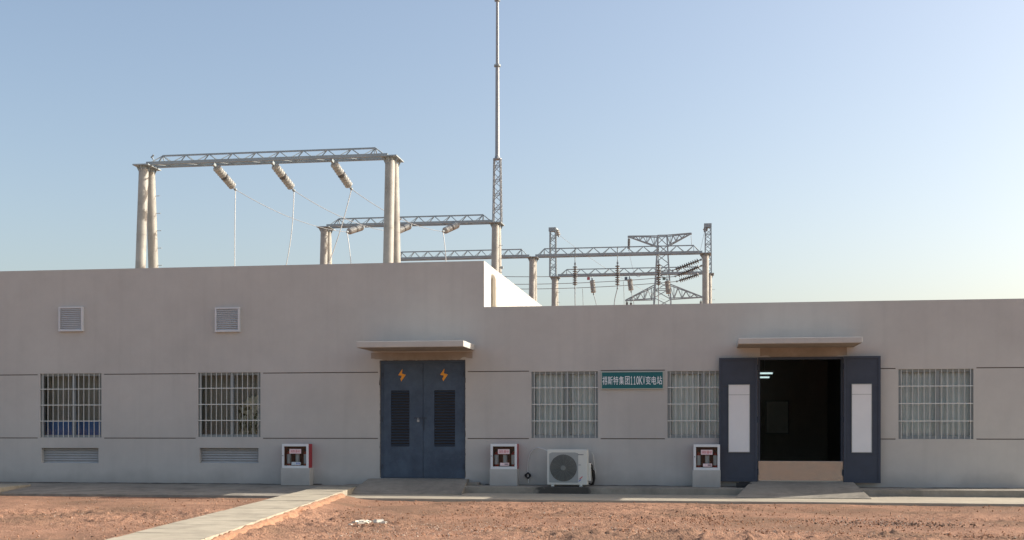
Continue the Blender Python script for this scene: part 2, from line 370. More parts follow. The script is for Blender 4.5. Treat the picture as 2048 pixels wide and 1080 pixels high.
# thin earth bank along the right edge of the path
bk = MB(); L = []
for i in range(420):
    y = -3.0 - i*.05; xe = -7.02 + .145*(-y-.7)
    w = .085 + noise.noise(Vector((0, y*1.7, 3)))*.06; h = -.036 + noise.noise(Vector((4, y*2.3, 0)))*.02 + noise.noise(Vector((4, y*9, 0)))*.018
    L.append([(xe+.004, y, h-.004), (xe+.03, y, h), (xe+.06+w*.2, y, h-.02+noise.noise(Vector((1, y*5, 0)))*.02), (xe+w, y, -.088), (xe+w+.1, y, SOILZ-.06)])
for i in range(len(L)-1):
    for k in range(4): bk.add([L[i][k], L[i][k+1], L[i+1][k+1], L[i+1][k]], [(0,1,2,3)], True)
tag(bk.build('soil_bank', mat('orange_soil', (.34, .195, .125), .95, 0, .25, 9, .8, 30, .1, (.30, .16, .10), 4, .5, .65), None), kind='structure')

# ------------------------------------------------------------------ the building
XC = FX(968)                      # corner between tall and low parts
ZT, ZL_ = 4.70, 3.73              # parapet tops
DEPTH = 11.0
bld = thing('substation_building', (-2, 5, 0), 'long flat-roofed off-white building with a taller left part and grooved walls', 'building')
holes = {}
def rect(l, t, r, b): 
    cx, cz = (l+r)/2, (t+b)/2
    return (FX(l), FX(r), FZ(cx, b), FZ(cx, t))
WIN = [rect(80, 747, 203, 875), rect(396, 745, 521, 874), rect(1063, 743, 1196, 876), rect(1335, 742, 1470, 876), rect(1797, 738, 1947, 878)]
LOW = [rect(83, 896, 197, 926), rect(399, 896, 517, 926)]
D1 = rect(761, 721, 930, 957); D2 = rect(1516, 714, 1686, 963)
LZ0, LZ1 = 1.17 - 19*25/2372, 1.17 + 114.5*25/2372      # groove heights
GR = .021
def facade(x0, x1, ztop, hs, name):
    xs = {x0, x1}; zs = {-.45, ztop}
    for z in (LZ0, LZ1): zs |= {z-GR/2, z+GR/2}
    for (a, b, c, d) in hs: xs |= {a, b}; zs |= {c, d}
    tr = [(a-.055, b+.055, c, d) for (a, b, c, d) in hs]
    for t in tr: xs |= {t[0], t[1]}
    xs = sorted(x for x in xs if x0 <= x <= x1); zs = sorted(zs)
    TH_ = .24
    def st(i, j):
        if i < 0 or j < 0 or i >= len(xs)-1 or j >= len(zs)-1: return None
        cx = (xs[i]+xs[i+1])/2; cz = (zs[j]+zs[j+1])/2
        for (a, b, c, d) in hs:
            if a < cx < b and c < cz < d: return TH_
        for z in (LZ0, LZ1):
            if abs(cz-z) < GR/2+1e-6:
                for (a, b, c, d) in tr:
                    if a < cx < b and c-.1 < cz < d+.1: return 0
                return .018
        return 0
    m = MB(); runs = {}
    for i in range(len(xs)-1):
        for j in range(len(zs)-1):
            d = st(i, j); a, b, c, e = xs[i], xs[i+1], zs[j], zs[j+1]
            if d < TH_:
                (m if d == 0 else runs.setdefault(j, []).append((i, a, b, c, e)) or MB()).add([(a, d, c), (b, d, c), (b, d, e), (a, d, e)], [(0,1,2,3)])
                m.add([(a, TH_, c), (b, TH_, c), (b, TH_, e), (a, TH_, e)], [(3,2,1,0)])
            dn = st(i+1, j)
            if dn is not None and dn != d:
                y0, y1 = sorted((d, dn)); q = [(b, y0, c), (b, y1, c), (b, y1, e), (b, y0, e)]
                m.add(q, [(0,1,2,3) if dn > d else (3,2,1,0)])
            dn = st(i, j+1)
            if dn is not None and dn != d:
                y0, y1 = sorted((d, dn)); q = [(a, y0, e), (b, y0, e), (b, y1, e), (a, y1, e)]
                m.add(q, [(0,1,2,3) if dn > d else (3,2,1,0)])
    # top and ends
    a, b = xs[0], xs[-1]
    m.add([(a, 0, ztop), (b, 0, ztop), (b, TH_, ztop), (a, TH_, ztop)], [(0,1,2,3)])
    m.add([(a, 0, -.45), (a, TH_, -.45), (a, TH_, ztop), (a, 0, ztop)], [(3,2,1,0)])
    m.add([(b, 0, -.45), (b, TH_, -.45), (b, TH_, ztop), (b, 0, ztop)], [(0,1,2,3)])
    for j, cells in runs.items():
        cur = None
        for k, (i, a, b, c, e) in enumerate(cells):
            if cur is None: cur = MB()
            cur.add([(a, .018, c), (b, .018, c), (b, .018, e), (a, .018, e)], [(0,1,2,3)])
            if k == len(cells)-1 or cells[k+1][0] != i+1: cur.build('wall_joint', M['joint'], bld, False); cur = None
    return m
mt = facade(XL, XC, ZT, WIN[:2] + LOW + [D1], 'wall')
mt.box((XC-.24, .24, -.45), (XC, DEPTH, ZT)); mt.box((XL, .24, -.45), (XL+.24, DEPTH, ZT)); mt.box((XL+.24, DEPTH-.24, -.45), (XC-.24, DEPTH, ZT))
wt = mt.build('tall_wall', M['wall'], bld, False); wt['label'] = 'taller left walls with sunlit white end above the low roof'
ml = facade(XC, XR, ZL_, WIN[2:] + [D2], 'wall')
ml.box((XR-.24, .24, -.45), (XR, DEPTH, ZL_)); ml.box((XC, DEPTH-.24, -.45), (XR-.24, DEPTH, ZL_))
ml.build('low_wall', M['wall'], bld, False)
rf = MB(); rf.box((XL+.24, .24, ZT-.55), (XC-.24, DEPTH-.24, ZT-.4)); rf.box((XC+.003, .24, ZL_-.45), (XR-.24, DEPTH-.24, ZL_-.3)); rf.build('roof', M['concrete'], bld)
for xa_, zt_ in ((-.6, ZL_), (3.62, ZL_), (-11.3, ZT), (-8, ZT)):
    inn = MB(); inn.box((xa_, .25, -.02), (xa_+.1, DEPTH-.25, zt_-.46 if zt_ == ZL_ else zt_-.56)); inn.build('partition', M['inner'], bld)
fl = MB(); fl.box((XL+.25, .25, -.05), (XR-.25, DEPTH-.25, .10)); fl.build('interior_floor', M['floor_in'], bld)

def window(r, n, kind):
    x0, x1, z0, z1 = r; w = x1-x0; h = z1-z0; yf = .05; yb = .115
    m = MB(); t = .035
    m.box((x0, yf, z0), (x0+t, yb, z1)); m.box((x1-t, yf, z0), (x1, yb, z1)); m.box((x0+t, yf, z0), (x1-t, yb, z0+t)); m.box((x0+t, yf, z1-t), (x1-t, yb, z1))
    xm = x0 + w*.53; m.box((xm-.02, yf+.004, z0+t), (xm+.02, yb-.004, z1-t))
    for a, b in ((x0+t, xm-.02), (xm+.02, x1-t)):
        s = .02
        m.box((a, yf+.012, z0+t), (a+s, yb-.012, z1-t)); m.box((b-s, yf+.012, z0+t), (b, yb-.012, z1-t))
        m.box((a+s, yf+.012, z0+t), (b-s, yb-.012, z0+t+s)); m.box((a+s, yf+.012, z1-t-s), (b-s, yb-.012, z1-t))
    win = m.build('window', M['alu'], bld)
    g = MB(); g.add([(x0+t, yb-.02, z0+t), (x1-t, yb-.02, z0+t), (x1-t, yb-.02, z1-t), (x0+t, yb-.02, z1-t)], [(0,1,2,3)]); g.build('pane', M['glass'], win, False)
    b = MB(); nb = 12 if kind != 'wide' else 13
    for i in range(nb):
        x = x0 + w*(i+.5)/nb; b.box((x-.0055, .012, z0+.003), (x+.0055, .024, z1-.003))
    for k in (1, 2, 3):
        z = z0 + h*k/4 + .01; b.box((x0+.003, -.001, z-.009), (x1-.003, .012, z+.009))
    b.build('security_grille', M['bar'], win)
    if True:
        c = MB(); N = 200; P = []
        for i in range(N+1):
            x = x0-.06 + (w+.12)*i/N; y = (.165 if kind != 'dark' else .40) + .022*math.sin(x*58) + .010*math.sin(x*27.7+1)
            P += [(x, y, z0-.05), (x, y+.004*math.sin(x*9), z1+.05)]
        c.add(P, [(2*i, 2*i+2, 2*i+3, 2*i+1) for i in range(N)], True); c.build('curtain', M['curtain' if kind != 'dark' else 'curtain_brown'], win, False)
    return win
window(WIN[0], 0, 'dark'); window(WIN[1], 1, 'dark')
window(WIN[2], 2, 'curtain'); window(WIN[3], 3, 'curtain'); window(WIN[4], 4, 'wide')

for r in LOW:
    x0, x1, z0, z1 = r; m = MB(); n = 6; w0 = .10
    for i in range(n):
        z = z0 + (z1-z0)*(i+.5)/n
        m.add([(x0, .085, z-.026), (x1, .085, z-.026), (x1, .125, z+.022), (x0, .125, z+.022), (x0, .091, z-.03), (x1, .091, z-.03), (x1, .131, z+.018), (x0, .131, z+.018)],
              [(0,1,2,3), (7,6,5,4), (0,4,5,1), (3,2,6,7), (0,3,7,4), (1,5,6,2)])
    m.box((x0, .14, z0), (x1, .16, z1)); m.build('low_louvre', M['louvre2'], bld)
for r in (rect(120, 614, 168, 663), rect(432, 615, 481, 664)):
    x0, x1, z0, z1 = r; m = MB(); t = .035
    m.box((x0, -.07, z0), (x0+t, 0.0-.001, z1)); m.box((x1-t, -.07, z0), (x1, -.001, z1)); m.box((x0+t, -.07, z0), (x1-t, -.001, z0+t)); m.box((x0+t, -.07, z1-t), (x1-t, -.001, z1))
    m.box((x0+t, -.02, z0+t), (x1-t, -.002, z1-t))
    for i in range(11):
        z = z0+t+(z1-z0-2*t)*(i+.5)/11
        m.add([(x0+t, -.066, z-.016), (x1-t, -.066, z-.016), (x1-t, -.024, z+.018), (x0+t, -.024, z+.018), (x0+t, -.062, z-.02), (x1-t, -.062, z-.02), (x1-t, -.02, z+.014), (x0+t, -.02, z+.014)],
              [(0,1,2,3), (7,6,5,4), (0,4,5,1), (3,2,6,7), (0,3,7,4), (1,5,6,2)])
    m.build('wall_vent', M['louvre'], bld)

# canopies over the two doors
def canopy(xa, xb, za, zb, nm):
    m = MB(); m.bev((xa, -1.2, za), (xb, -.001, zb), .012)
    cp_ = m.build('door_canopy', M['wall'], bld)
    m = MB(); m.box((xa+.012, -1.188, za-.004), (xb-.012, -.004, za-.001)); m.build('soffit', M['brown_tone'], cp_)  # underside browner than the slab
YF = DY-1.2
canopy(FX(713, YF), FX(927, YF), FZ(820, 694, YF), FZ(820, 682, YF), 0)
canopy(FX(1476.5, YF), FX(1725, YF), FZ(1600, 686.5, YF), FZ(1600, 675, YF), 1)

# closed double door
x0, x1, z0, z1 = D1; xm = (x0+x1)/2 + .005
fr = MB(); t = .05
fr.box((x0, .02, z0), (x0+t, .12, z1)); fr.box((x1-t, .02, z0), (x1, .12, z1)); fr.box((x0+t, .02, z1-t), (x1-t, .12, z1)); fr.build('door_frame', M['navy'], bld)
mo = MB(); pts_o = []; pts_i = []
def rag(t): return .010 + .012*max(0, noise.noise(Vector((t*7, 3, 1)))+.15) + .008*noise.noise(Vector((t*21, 1, 5)))
n_ = 70
for i in range(n_+1): z = z0+.02+(z1-z0-.02)*i/n_; pts_i.append((x0+.003, z)); pts_o.append((x0-rag(z)-(.02*max(0, noise.noise(Vector((z*4, 7, 7)))+.3) if z > z1-.5 else 0), z))
for i in range(50): x = x0+(x1-x0)*i/49; pts_i.append((min(max(x, x0+.003), x1-.003), z1-.003)); pts_o.append((x, z1+rag(x+9)*.8))
for i in range(n_, -1, -1): z = z0+.02+(z1-z0-.02)*i/n_; pts_i.append((x1-.003, z)); pts_o.append((x1+rag(z+4)*.8, z))
for i in range(len(pts_i)-1):
    a_, b_, c_, d_ = pts_i[i], pts_i[i+1], pts_o[i+1], pts_o[i]
    mo.add([(a_[0], -.003, a_[1]), (b_[0], -.003, b_[1]), (c_[0], -.003, c_[1]), (d_[0], -.003, d_[1]), (c_[0], .004, c_[1]), (d_[0], .004, d_[1])], [(0, 1, 2, 3), (3, 2, 4, 5)])
bmx = mo.build('door_edge_mortar', M['dirt'], bld)
for s, (a, b) in enumerate(((x0+t, xm-.004), (xm+.004, x1-t))):
    w = b-a; la, lb = a+w*(.20 if s == 0 else .28), a+w*(.66 if s == 0 else .80); lz0, lz1 = z0+(957-893)*.0106, z0+(957-781)*.0106
    m = MB(); yy = .03
    for q in ((a, la, z0+.012, z1-t-.004), (lb, b, z0+.012, z1-t-.004), (la, lb, z0+.012, lz0), (la, lb, lz1, z1-t-.004)):
        m.add([(q[0], yy, q[2]), (q[1], yy, q[2]), (q[1], yy, q[3]), (q[0], yy, q[3])], [(0,1,2,3)])
    m.box((a, yy+.022, z0+.012), (b, yy+.05, z1-t-.004)); bk_ = MB(); bk_.box((la, yy+.019, lz0), (lb, yy+.0215, lz1))
    for q in (((la, yy, lz0), (lb, yy, lz0), (lb, yy+.022, lz0), (la, yy+.022, lz0)), ((la, yy+.022, lz1), (lb, yy+.022, lz1), (lb, yy, lz1), (la, yy, lz1)),
              ((la, yy, lz0), (la, yy+.022, lz0), (la, yy+.022, lz1), (la, yy, lz1)), ((lb, yy+.022, lz0), (lb, yy, lz0), (lb, yy, lz1), (lb, yy+.022, lz1)),
              ((a, yy+.022, z0+.012), (a, yy, z0+.012), (a, yy, z1-t-.004), (a, yy+.022, z1-t-.004)), ((b, yy, z0+.012), (b, yy+.022, z0+.012), (b, yy+.022, z1-t-.004), (b, yy, z1-t-.004))):
        m.add(q, [(0,1,2,3)])
    leaf = m.build('door_leaf', M['navy'], bld, False)
    bk_.build('louvre_back', M['black'], leaf)
    lv = MB(); n = 20
    for i in range(n):
        z = lz0 + (lz1-lz0)*(i+.5)/n; lv.add([(la+.004, yy-.014, z-.012), (lb-.004, yy-.014, z-.012), (lb-.004, yy+.012, z+.014), (la+.004, yy+.012, z+.014), (la+.004, yy-.010, z-.017), (lb-.004, yy-.010, z-.017), (lb-.004, yy+.016, z+.009), (la+.004, yy+.016, z+.009)],
              [(0,1,2,3), (7,6,5,4), (0,4,5,1), (3,2,6,7), (0,3,7,4), (1,5,6,2)])
    lv.build('louvre_panel', M['navyd'], leaf)
    cx, cz = FX(803 if s == 0 else 887), FZ(845, 750)
    S = .135
    bolt = [(.12, 1), (-.52, -.02), (-.06, -.08), (-.2, -.55), (-.38, -.5), (-.12, -1), (.28, -.42), (.1, -.42), (.56, .16), (.08, .16), (.2, .42)]
    bolt = [(.10, 1.0), (-.58, .02), (-.02, -.10), (-.14, -.5), (-.28, -.44), (-.10, -1.0), (.62, .02), (.62, .08), (.02, .26)]
    bo = MB(); bo.poly([(cx+p*S, yy-.004, cz+q*S) for p, q in bolt], .003); bo.build('warning_bolt', M['orange'], leaf)
    if s == 0:
        hp = MB(); hz = FZ(840, 836); hp.box((FX(828), yy-.02, hz-.012), (xm-.004, yy-.002, hz+.012)); hp.build('hasp', M['navyd'], leaf)
        pl = MB(); pl.bev((FX(834), yy-.035, hz-.085), (FX(838.5), yy-.012, hz-.035), .005)
        pl.path([(FX(835), yy-.024, hz-.035), (FX(835), yy-.024, hz-.008), (FX(836.3), yy-.024, hz+.003), (FX(837.6), yy-.024, hz-.008), (FX(837.6), yy-.024, hz-.035)], .004); pl.build('padlock', M['mast'], leaf)
    else:
        hp = MB(); hz = FZ(840, 836); hp.box((xm+.004, yy-.02, hz-.012), (FX(853), yy-.002, hz+.012)); hp.tube((xm+.02, yy-.02, hz-.25), (xm+.02, yy-.02, hz+.02), .008); hp.build('bolt_bar', M['navyd'], leaf)
    xh = a-.015 if s == 0 else b+.015
    for k in (.1, .5, .88):
        hg = MB(); hg.tube((xh, yy-.012, z0+(z1-z0)*k-.05), (xh, yy-.012, z0+(z1-z0)*k+.05), .013); hg.build('hinge', M['navyd'], leaf)

# open double door: leaves folded back against the wall
x0, x1, z0, z1 = D2
fr = MB(); fr.box((x0, -.02, z0), (x0+.04, .14, z1)); fr.box((x1-.04, -.02, z0), (x1, .14, z1)); fr.box((x0+.04, -.02, z1-.05), (x1-.04, .14, z1)); fr.build('door_frame', M['navy2'], bld)
def open_leaf(xa, xb, zb, zt, px0, px1, side):
    # outline of frame rails with a recessed sheet, standing 6-10 cm off the wall
    m = MB(); y0, y1 = -.125, -.08; t = .045
    m.box((xa, y0, zb), (xa+t, y1, zt)); m.box((xb-t, y0, zb), (xb, y1, zt)); m.box((xa+t, y0, zb), (xb-t, y1, zb+t)); m.box((xa+t, y0, zt-t), (xb-t, y1, zt))
    za, zc = FZ(1600, 770), FZ(1600, 905)
    for z in (za, zc): m.box((xa+t, y0+.002, z-.018), (xb-t, y1, z+.018))
    m.box((xa+t, y0+.018, zb+t), (xb-t, y1-.004, zt-t))
    leaf = m.build('door_leaf', M['navy2'], bld)
    q = MB(); a, b = FX(px0, DY-.13), FX(px1, DY-.13); y = y0+.004
    q.bev((a, y-.012, zc+.012), (b, y+.008, za+.004), .003); bd = q.build('white_panel', M['board'], leaf)
    e = MB(); s = .010
    e.box((a-s, y-.016, zc), (a, y, za+.014)); e.box((b, y-.016, zc), (b+s, y, za+.014)); e.box((a, y-.016, zc), (b, y, zc+s)); e.box((a, y-.022, za+.004), (b, y, za+.016)); e.box((a, y-.0145, za-.20), (b, y-.012, za-.192))
    e.build('panel_edge', M['alu'], leaf)
    xh = xb+.012 if side < 0 else xa-.012
    for k in (.08, .5, .92):
        h = MB(); h.tube((xh, -.1, zb+(zt-zb)*k-.06), (xh, -.1, zb+(zt-zb)*k+.06), .013); h.build('hinge', M['navyd'], leaf)
YL = DY-.125
open_leaf(FX(1438, YL), FX(1515, YL), FZ(1476, 963, YL), FZ(1476, 715.5, YL), 1457.5, 1499, -1)
open_leaf(FX(1687.5, YL), FX(1761.5, YL), FZ(1725, 966, YL), FZ(1725, 712, YL), 1704, 1743, 1)

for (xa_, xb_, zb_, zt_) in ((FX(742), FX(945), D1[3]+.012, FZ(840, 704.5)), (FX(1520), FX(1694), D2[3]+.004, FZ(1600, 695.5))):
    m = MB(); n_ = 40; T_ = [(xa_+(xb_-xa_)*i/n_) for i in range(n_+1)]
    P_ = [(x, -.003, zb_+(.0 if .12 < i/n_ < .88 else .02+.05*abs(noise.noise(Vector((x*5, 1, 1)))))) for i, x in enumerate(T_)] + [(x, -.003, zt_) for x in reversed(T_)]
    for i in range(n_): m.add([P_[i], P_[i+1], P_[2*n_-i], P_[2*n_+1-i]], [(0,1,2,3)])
    m.build('lintel_patch', M['brown_tone'], bld, False)  # browner panel between door head and canopy
# rainwater pipe on the sunlit end wall above the low roof
p = MB(); zt = CH+3.25; yp = .95
p.path([(XC-.05, yp, zt+.06), (XC+.02, yp, zt+.07), (XC+.05, yp, zt+.05), (XC+.063, yp, zt), (XC+.063, yp, ZL_-.3)], .06, 12)
for z in (ZL_+.12, ZL_+.5): p.tube((XC+.063, yp, z-.02), (XC+.063, yp, z+.02), .0625, n=14); p.box((XC, yp-.02, z-.012), (XC+.06, yp+.02, z+.012))
p.build('rain_pipe', M['pipe'], bld)
cp = MB(); cp.add([], [])

# ragged dirt-filled gap where the wall meets the pavement
for xa_, xb_, zf in ((-4.45, XR, lambda x: .003), (XL, -7.9, lambda x: -.0165)):
    gp_ = MB(); x = xa_
    while x < xb_-.1:
        x2 = x+.05; w1 = max(.006, .03+.05*noise.noise(Vector((x*1.3, 2, 1)))+.03*noise.noise(Vector((x*6, 2, 1)))); w2 = max(.006, .03+.05*noise.noise(Vector((x2*1.3, 2, 1)))+.03*noise.noise(Vector((x2*6, 2, 1))))
        gp_.add([(x, -w1, zf(x)), (x2, -w2, zf(x)), (x2, -.001, zf(x)+w2*.22), (x, -.001, zf(x)+w1*.22)], [(0,1,2,3)]); x = x2
    tag(gp_.build('soil_line', M['dirt'], None, False), kind='structure')
# ramps
def ramp(name, top, bot, zt, y1):
    m = MB(); (a, b), (c, d) = top, bot
    P = [(c, y1, -.4), (d, y1, -.4), (b, -.001, -.4), (a, -.001, -.4), (c, y1, LOWZ+.012), (d, y1, LOWZ+.012), (b, -.18, zt), (a, -.18, zt), (b, -.001, zt), (a, -.001, zt)]
    m.add(P, [(0,1,5,4), (4,5,6,7), (7,6,8,9), (0,4,7,9,3), (1,2,8,6,5), (3,2,1,0), (2,3,9,8)])
    return tag(m.build(name, M['apron']), kind='structure')
ramp('door_ramp', (-6.93, -4.80), (-6.98, -4.66), D1[2]-.004, -1.52)
ramp('door_ramp', (1.02, 3.02), (.66, 3.14), D2[2]-.004, -1.82)
st = MB(); st.bev((-4.79, -.32, -.02), (-4.55, -.001, .06), .02); tag(st.build('ramp_step', M['apron']), kind='structure')

# metal plate across the foot of the open doorway
pb = thing('threshold_plate', ((x0+x1)/2, -.03, z0), 'knee-high brushed metal plate blocking the bottom of the open doorway', 'barrier')
pm = MB(); zt = FZ(1600, 922); pm.bev((x0+.003, -.045, z0+.015), (x1-.003, -.03, zt), .003); pm.build('plate', M['plate'], pb)
pr = MB(); pr.bev((x0+.003, -.052, z0+.002), (x1-.003, -.03, z0+.0148), .002); pr.build('bottom_edge', M['rim'], pb)

# ------------------------------------------------------------------ inside the rooms
for i, (pa, pb_, py, Y, lab) in enumerate(((1490, 1545, 747, 32.0, 'nearer lit fluorescent tube inside the dark open doorway'), (1492, 1538.5, 755, 34.6, 'farther and lower looking lit fluorescent tube inside the dark open doorway'))):
    a, b = W(pa, py, Y), W(pb_, py, Y); b.z = a.z
    t_ = thing('ceiling_light', (a+b)/2, lab, 'lamp', 'fluorescent lights in the entrance room')
    m = MB(); m.tube(a, b, .022, n=10); m.build('tube', M['tube'], t_)
    m = MB(); m.box((a.x-.05, a.y-.04, a.z+.028), (b.x+.05, a.y+.04, a.z+.07))
    for x in (a.x, b.x): m.tube((x-.03, a.y, a.z), (x-.001, a.y, a.z), .024) if x == a.x else m.tube((x+.001, a.y, a.z), (x+.03, a.y, a.z), .024)
    for x in (a.x+.2, b.x-.2): m.tube((x, a.y, a.z+.07), (x, a.y, ZL_-.46), .006, n=6)
    m.build('fitting', M['white'], t_)
nb = thing('notice_board', W(1554, 866, 35.6), 'pale grey panel on the far wall inside the open doorway', 'notice board')
a, b = W(1533, 866, 35.7), W(1575.5, 803, 35.7); m = MB(); m.box(a, (b.x, a.y+.03, b.z)); m.build('panel', M['cab'], nb)
m = MB(); s = .03; m.box((a.x-s, a.y-.01, a.z-s), (a.x, a.y+.03, b.z+s)); m.box((b.x, a.y-.01, a.z-s), (b.x+s, a.y+.03, b.z+s)); m.box((a.x, a.y-.01, a.z-s), (b.x, a.y+.03, a.z)); m.box((a.x, a.y-.01, b.z), (b.x, a.y+.03, b.z+s)); m.build('frame', M['alu'], nb)
sb = thing('switch_box', (3.57, 4.2, 1.95), 'small pale switch box on the right-hand wall inside the open doorway', 'switch box')
m = MB(); m.bev((3.50, 4.0, 1.9), (3.619, 4.35, 2.2), .01); m.build('case', M['louvre'], sb); m = MB(); m.box((3.495, 4.06, 1.96), (3.4995, 4.29, 2.14)); m.build('cover', M['cab'], sb)
# casing behind the first window, added reflection stand-in behind the second
x0, x1, z0, z1 = WIN[0]
be = thing('equipment_cabinet', ((x0+x1)/2, .6, .1), 'low blue equipment casing behind the lower part of the leftmost window', 'cabinet')
m = MB(); m.bev((x0-.3, .30, .1), (x1+.3, 1.0, z0+(z1-z0)*.25), .02); m.build('casing', M['blue'], be)
m = MB()
for k in range(7): m.box((x0-.2+k*.28, .285, .3), (x0-.02+k*.28, .2995, .7))
m.build('vent_panels', M['kmark'], be)
x0, x1, z0, z1 = WIN[1]
cx = x0+(x1-x0)*.84; N = 28; P = []
for i in range(N+1):
    t = math.pi*i/N; P.append((cx - .36*math.cos(t)*(1+.1*math.sin(t*3)), .27, z0 - .02 + (.92+.04*math.sin(i*2.1))*math.sin(t)**.55))
ds = thing('reflection_panel', (cx, .3, .1), 'added pale rounded panel with dark grass-like marks imitating a reflection in the second window from the left', 'reflection panel')  # panel added behind the glass to imitate a reflection
P = [(x0+(x1-x0)*.56, .27, .1)] + [(max(q[0], x0+(x1-x0)*.56), q[1], max(q[2], .1)) for q in P[1:-1]] + [(cx+.36, .27, .1)]
m = MB(); m.poly(P, .03); m.build('panel', M['sheet'], ds)
m = MB(); random.seed(12)
for i in range(46):
    bx = random.uniform(x0+(x1-x0)*.58, x1-.04); bz = z0+random.uniform(.02, .3); h = random.uniform(.08, .3); lean = random.uniform(-.07, .07)
    m.add([(bx, .262, bz), (bx+.02, .262, bz), (bx+.012+lean, .262, bz+h), (bx, .2685, bz), (bx+.02, .2685, bz), (bx+.012+lean, .2685, bz+h)], [(0,1,2), (5,4,3), (0,3,4,1), (1,4,5,2), (2,5,3,0)])
for i in range(26):
    bx = x1-random.uniform(.05, .62); bz = z0+random.uniform(.38, .72); r = random.uniform(.012, .04)
    m.lathe((bx, .261, bz), (bx, .2685, bz), [(0, r), (.0075, r)], 7)
m.build('reflection_marks', M['weed'], ds)  # dark shapes of the reflection, added as surface marks

# ------------------------------------------------------------------ sign
sx0, sx1 = FX(1202.5, DY-.04), FX(1327, DY-.04); sz0, sz1 = FZ(1265, 778, DY-.04), FZ(1265, 743, DY-.04)
sg = thing('name_sign', ((sx0+sx1)/2, -.02, sz0), 'teal sign board with white Chinese lettering between two barred windows', 'sign')
m = MB(); m.bev((sx0+.012, -.04, sz0+.012), (sx1-.012, -.001, sz1-.012), .003); m.build('panel', M['sign'], sg)
m = MB(); s = .014
m.box((sx0, -.046, sz0), (sx0+s, -.001, sz1)); m.box((sx1-s, -.046, sz0), (sx1, -.001, sz1)); m.box((sx0+s, -.046, sz0), (sx1-s, -.001, sz0+s)); m.box((sx0+s, -.046, sz1-s), (sx1-s, -.001, sz1)); m.build('edge_trim', M['signb'], sg)
def sfx(f): return sx0 + (sx1-sx0)*f
tz0, tz1 = sz0+(sz1-sz0)*.25, sz0+(sz1-sz0)*.73
tm = MB()
def one(a, b):
    W_, H_ = b-a, tz1-tz0; P = [(.40, .1), (.40, .82), (.12, .72), (.12, .84), (.44, 1), (.62, 1), (.62, .1), (.92, .1), (.92, 0), (.08, 0), (.08, .1)]
    q = [(a+p*W_, -.0435, tz0+z*H_) for p, z in P]; n = len(tm.v)
    for f in ((0, 1, 4, 5, 6), (1, 2, 3, 4), (9, 8, 7, 6, 0, 10)): tm.add([q[i] for i in f], [tuple(range(len(f)))])
for txt, fa, fb in (('福', .018, .096), ('斯', .106, .184), ('特', .196, .276), ('集', .288, .366), ('团', .384, .458), ('1', .472, .506), ('1', .520, .556), ('0', .566, .606), ('K', .614, .666), ('V', .668, .708), ('变', .716, .798), ('电', .810, .884), ('站', .896, .978)):
    if txt == '1': one(sfx(fa), sfx(fb)); continue
    q = text_mesh(txt, sfx(fa), sfx(fb), tz0, tz1, -.0435); tm.add(q.v, q.f)
tm.build('lettering', M['signw'], sg, False)

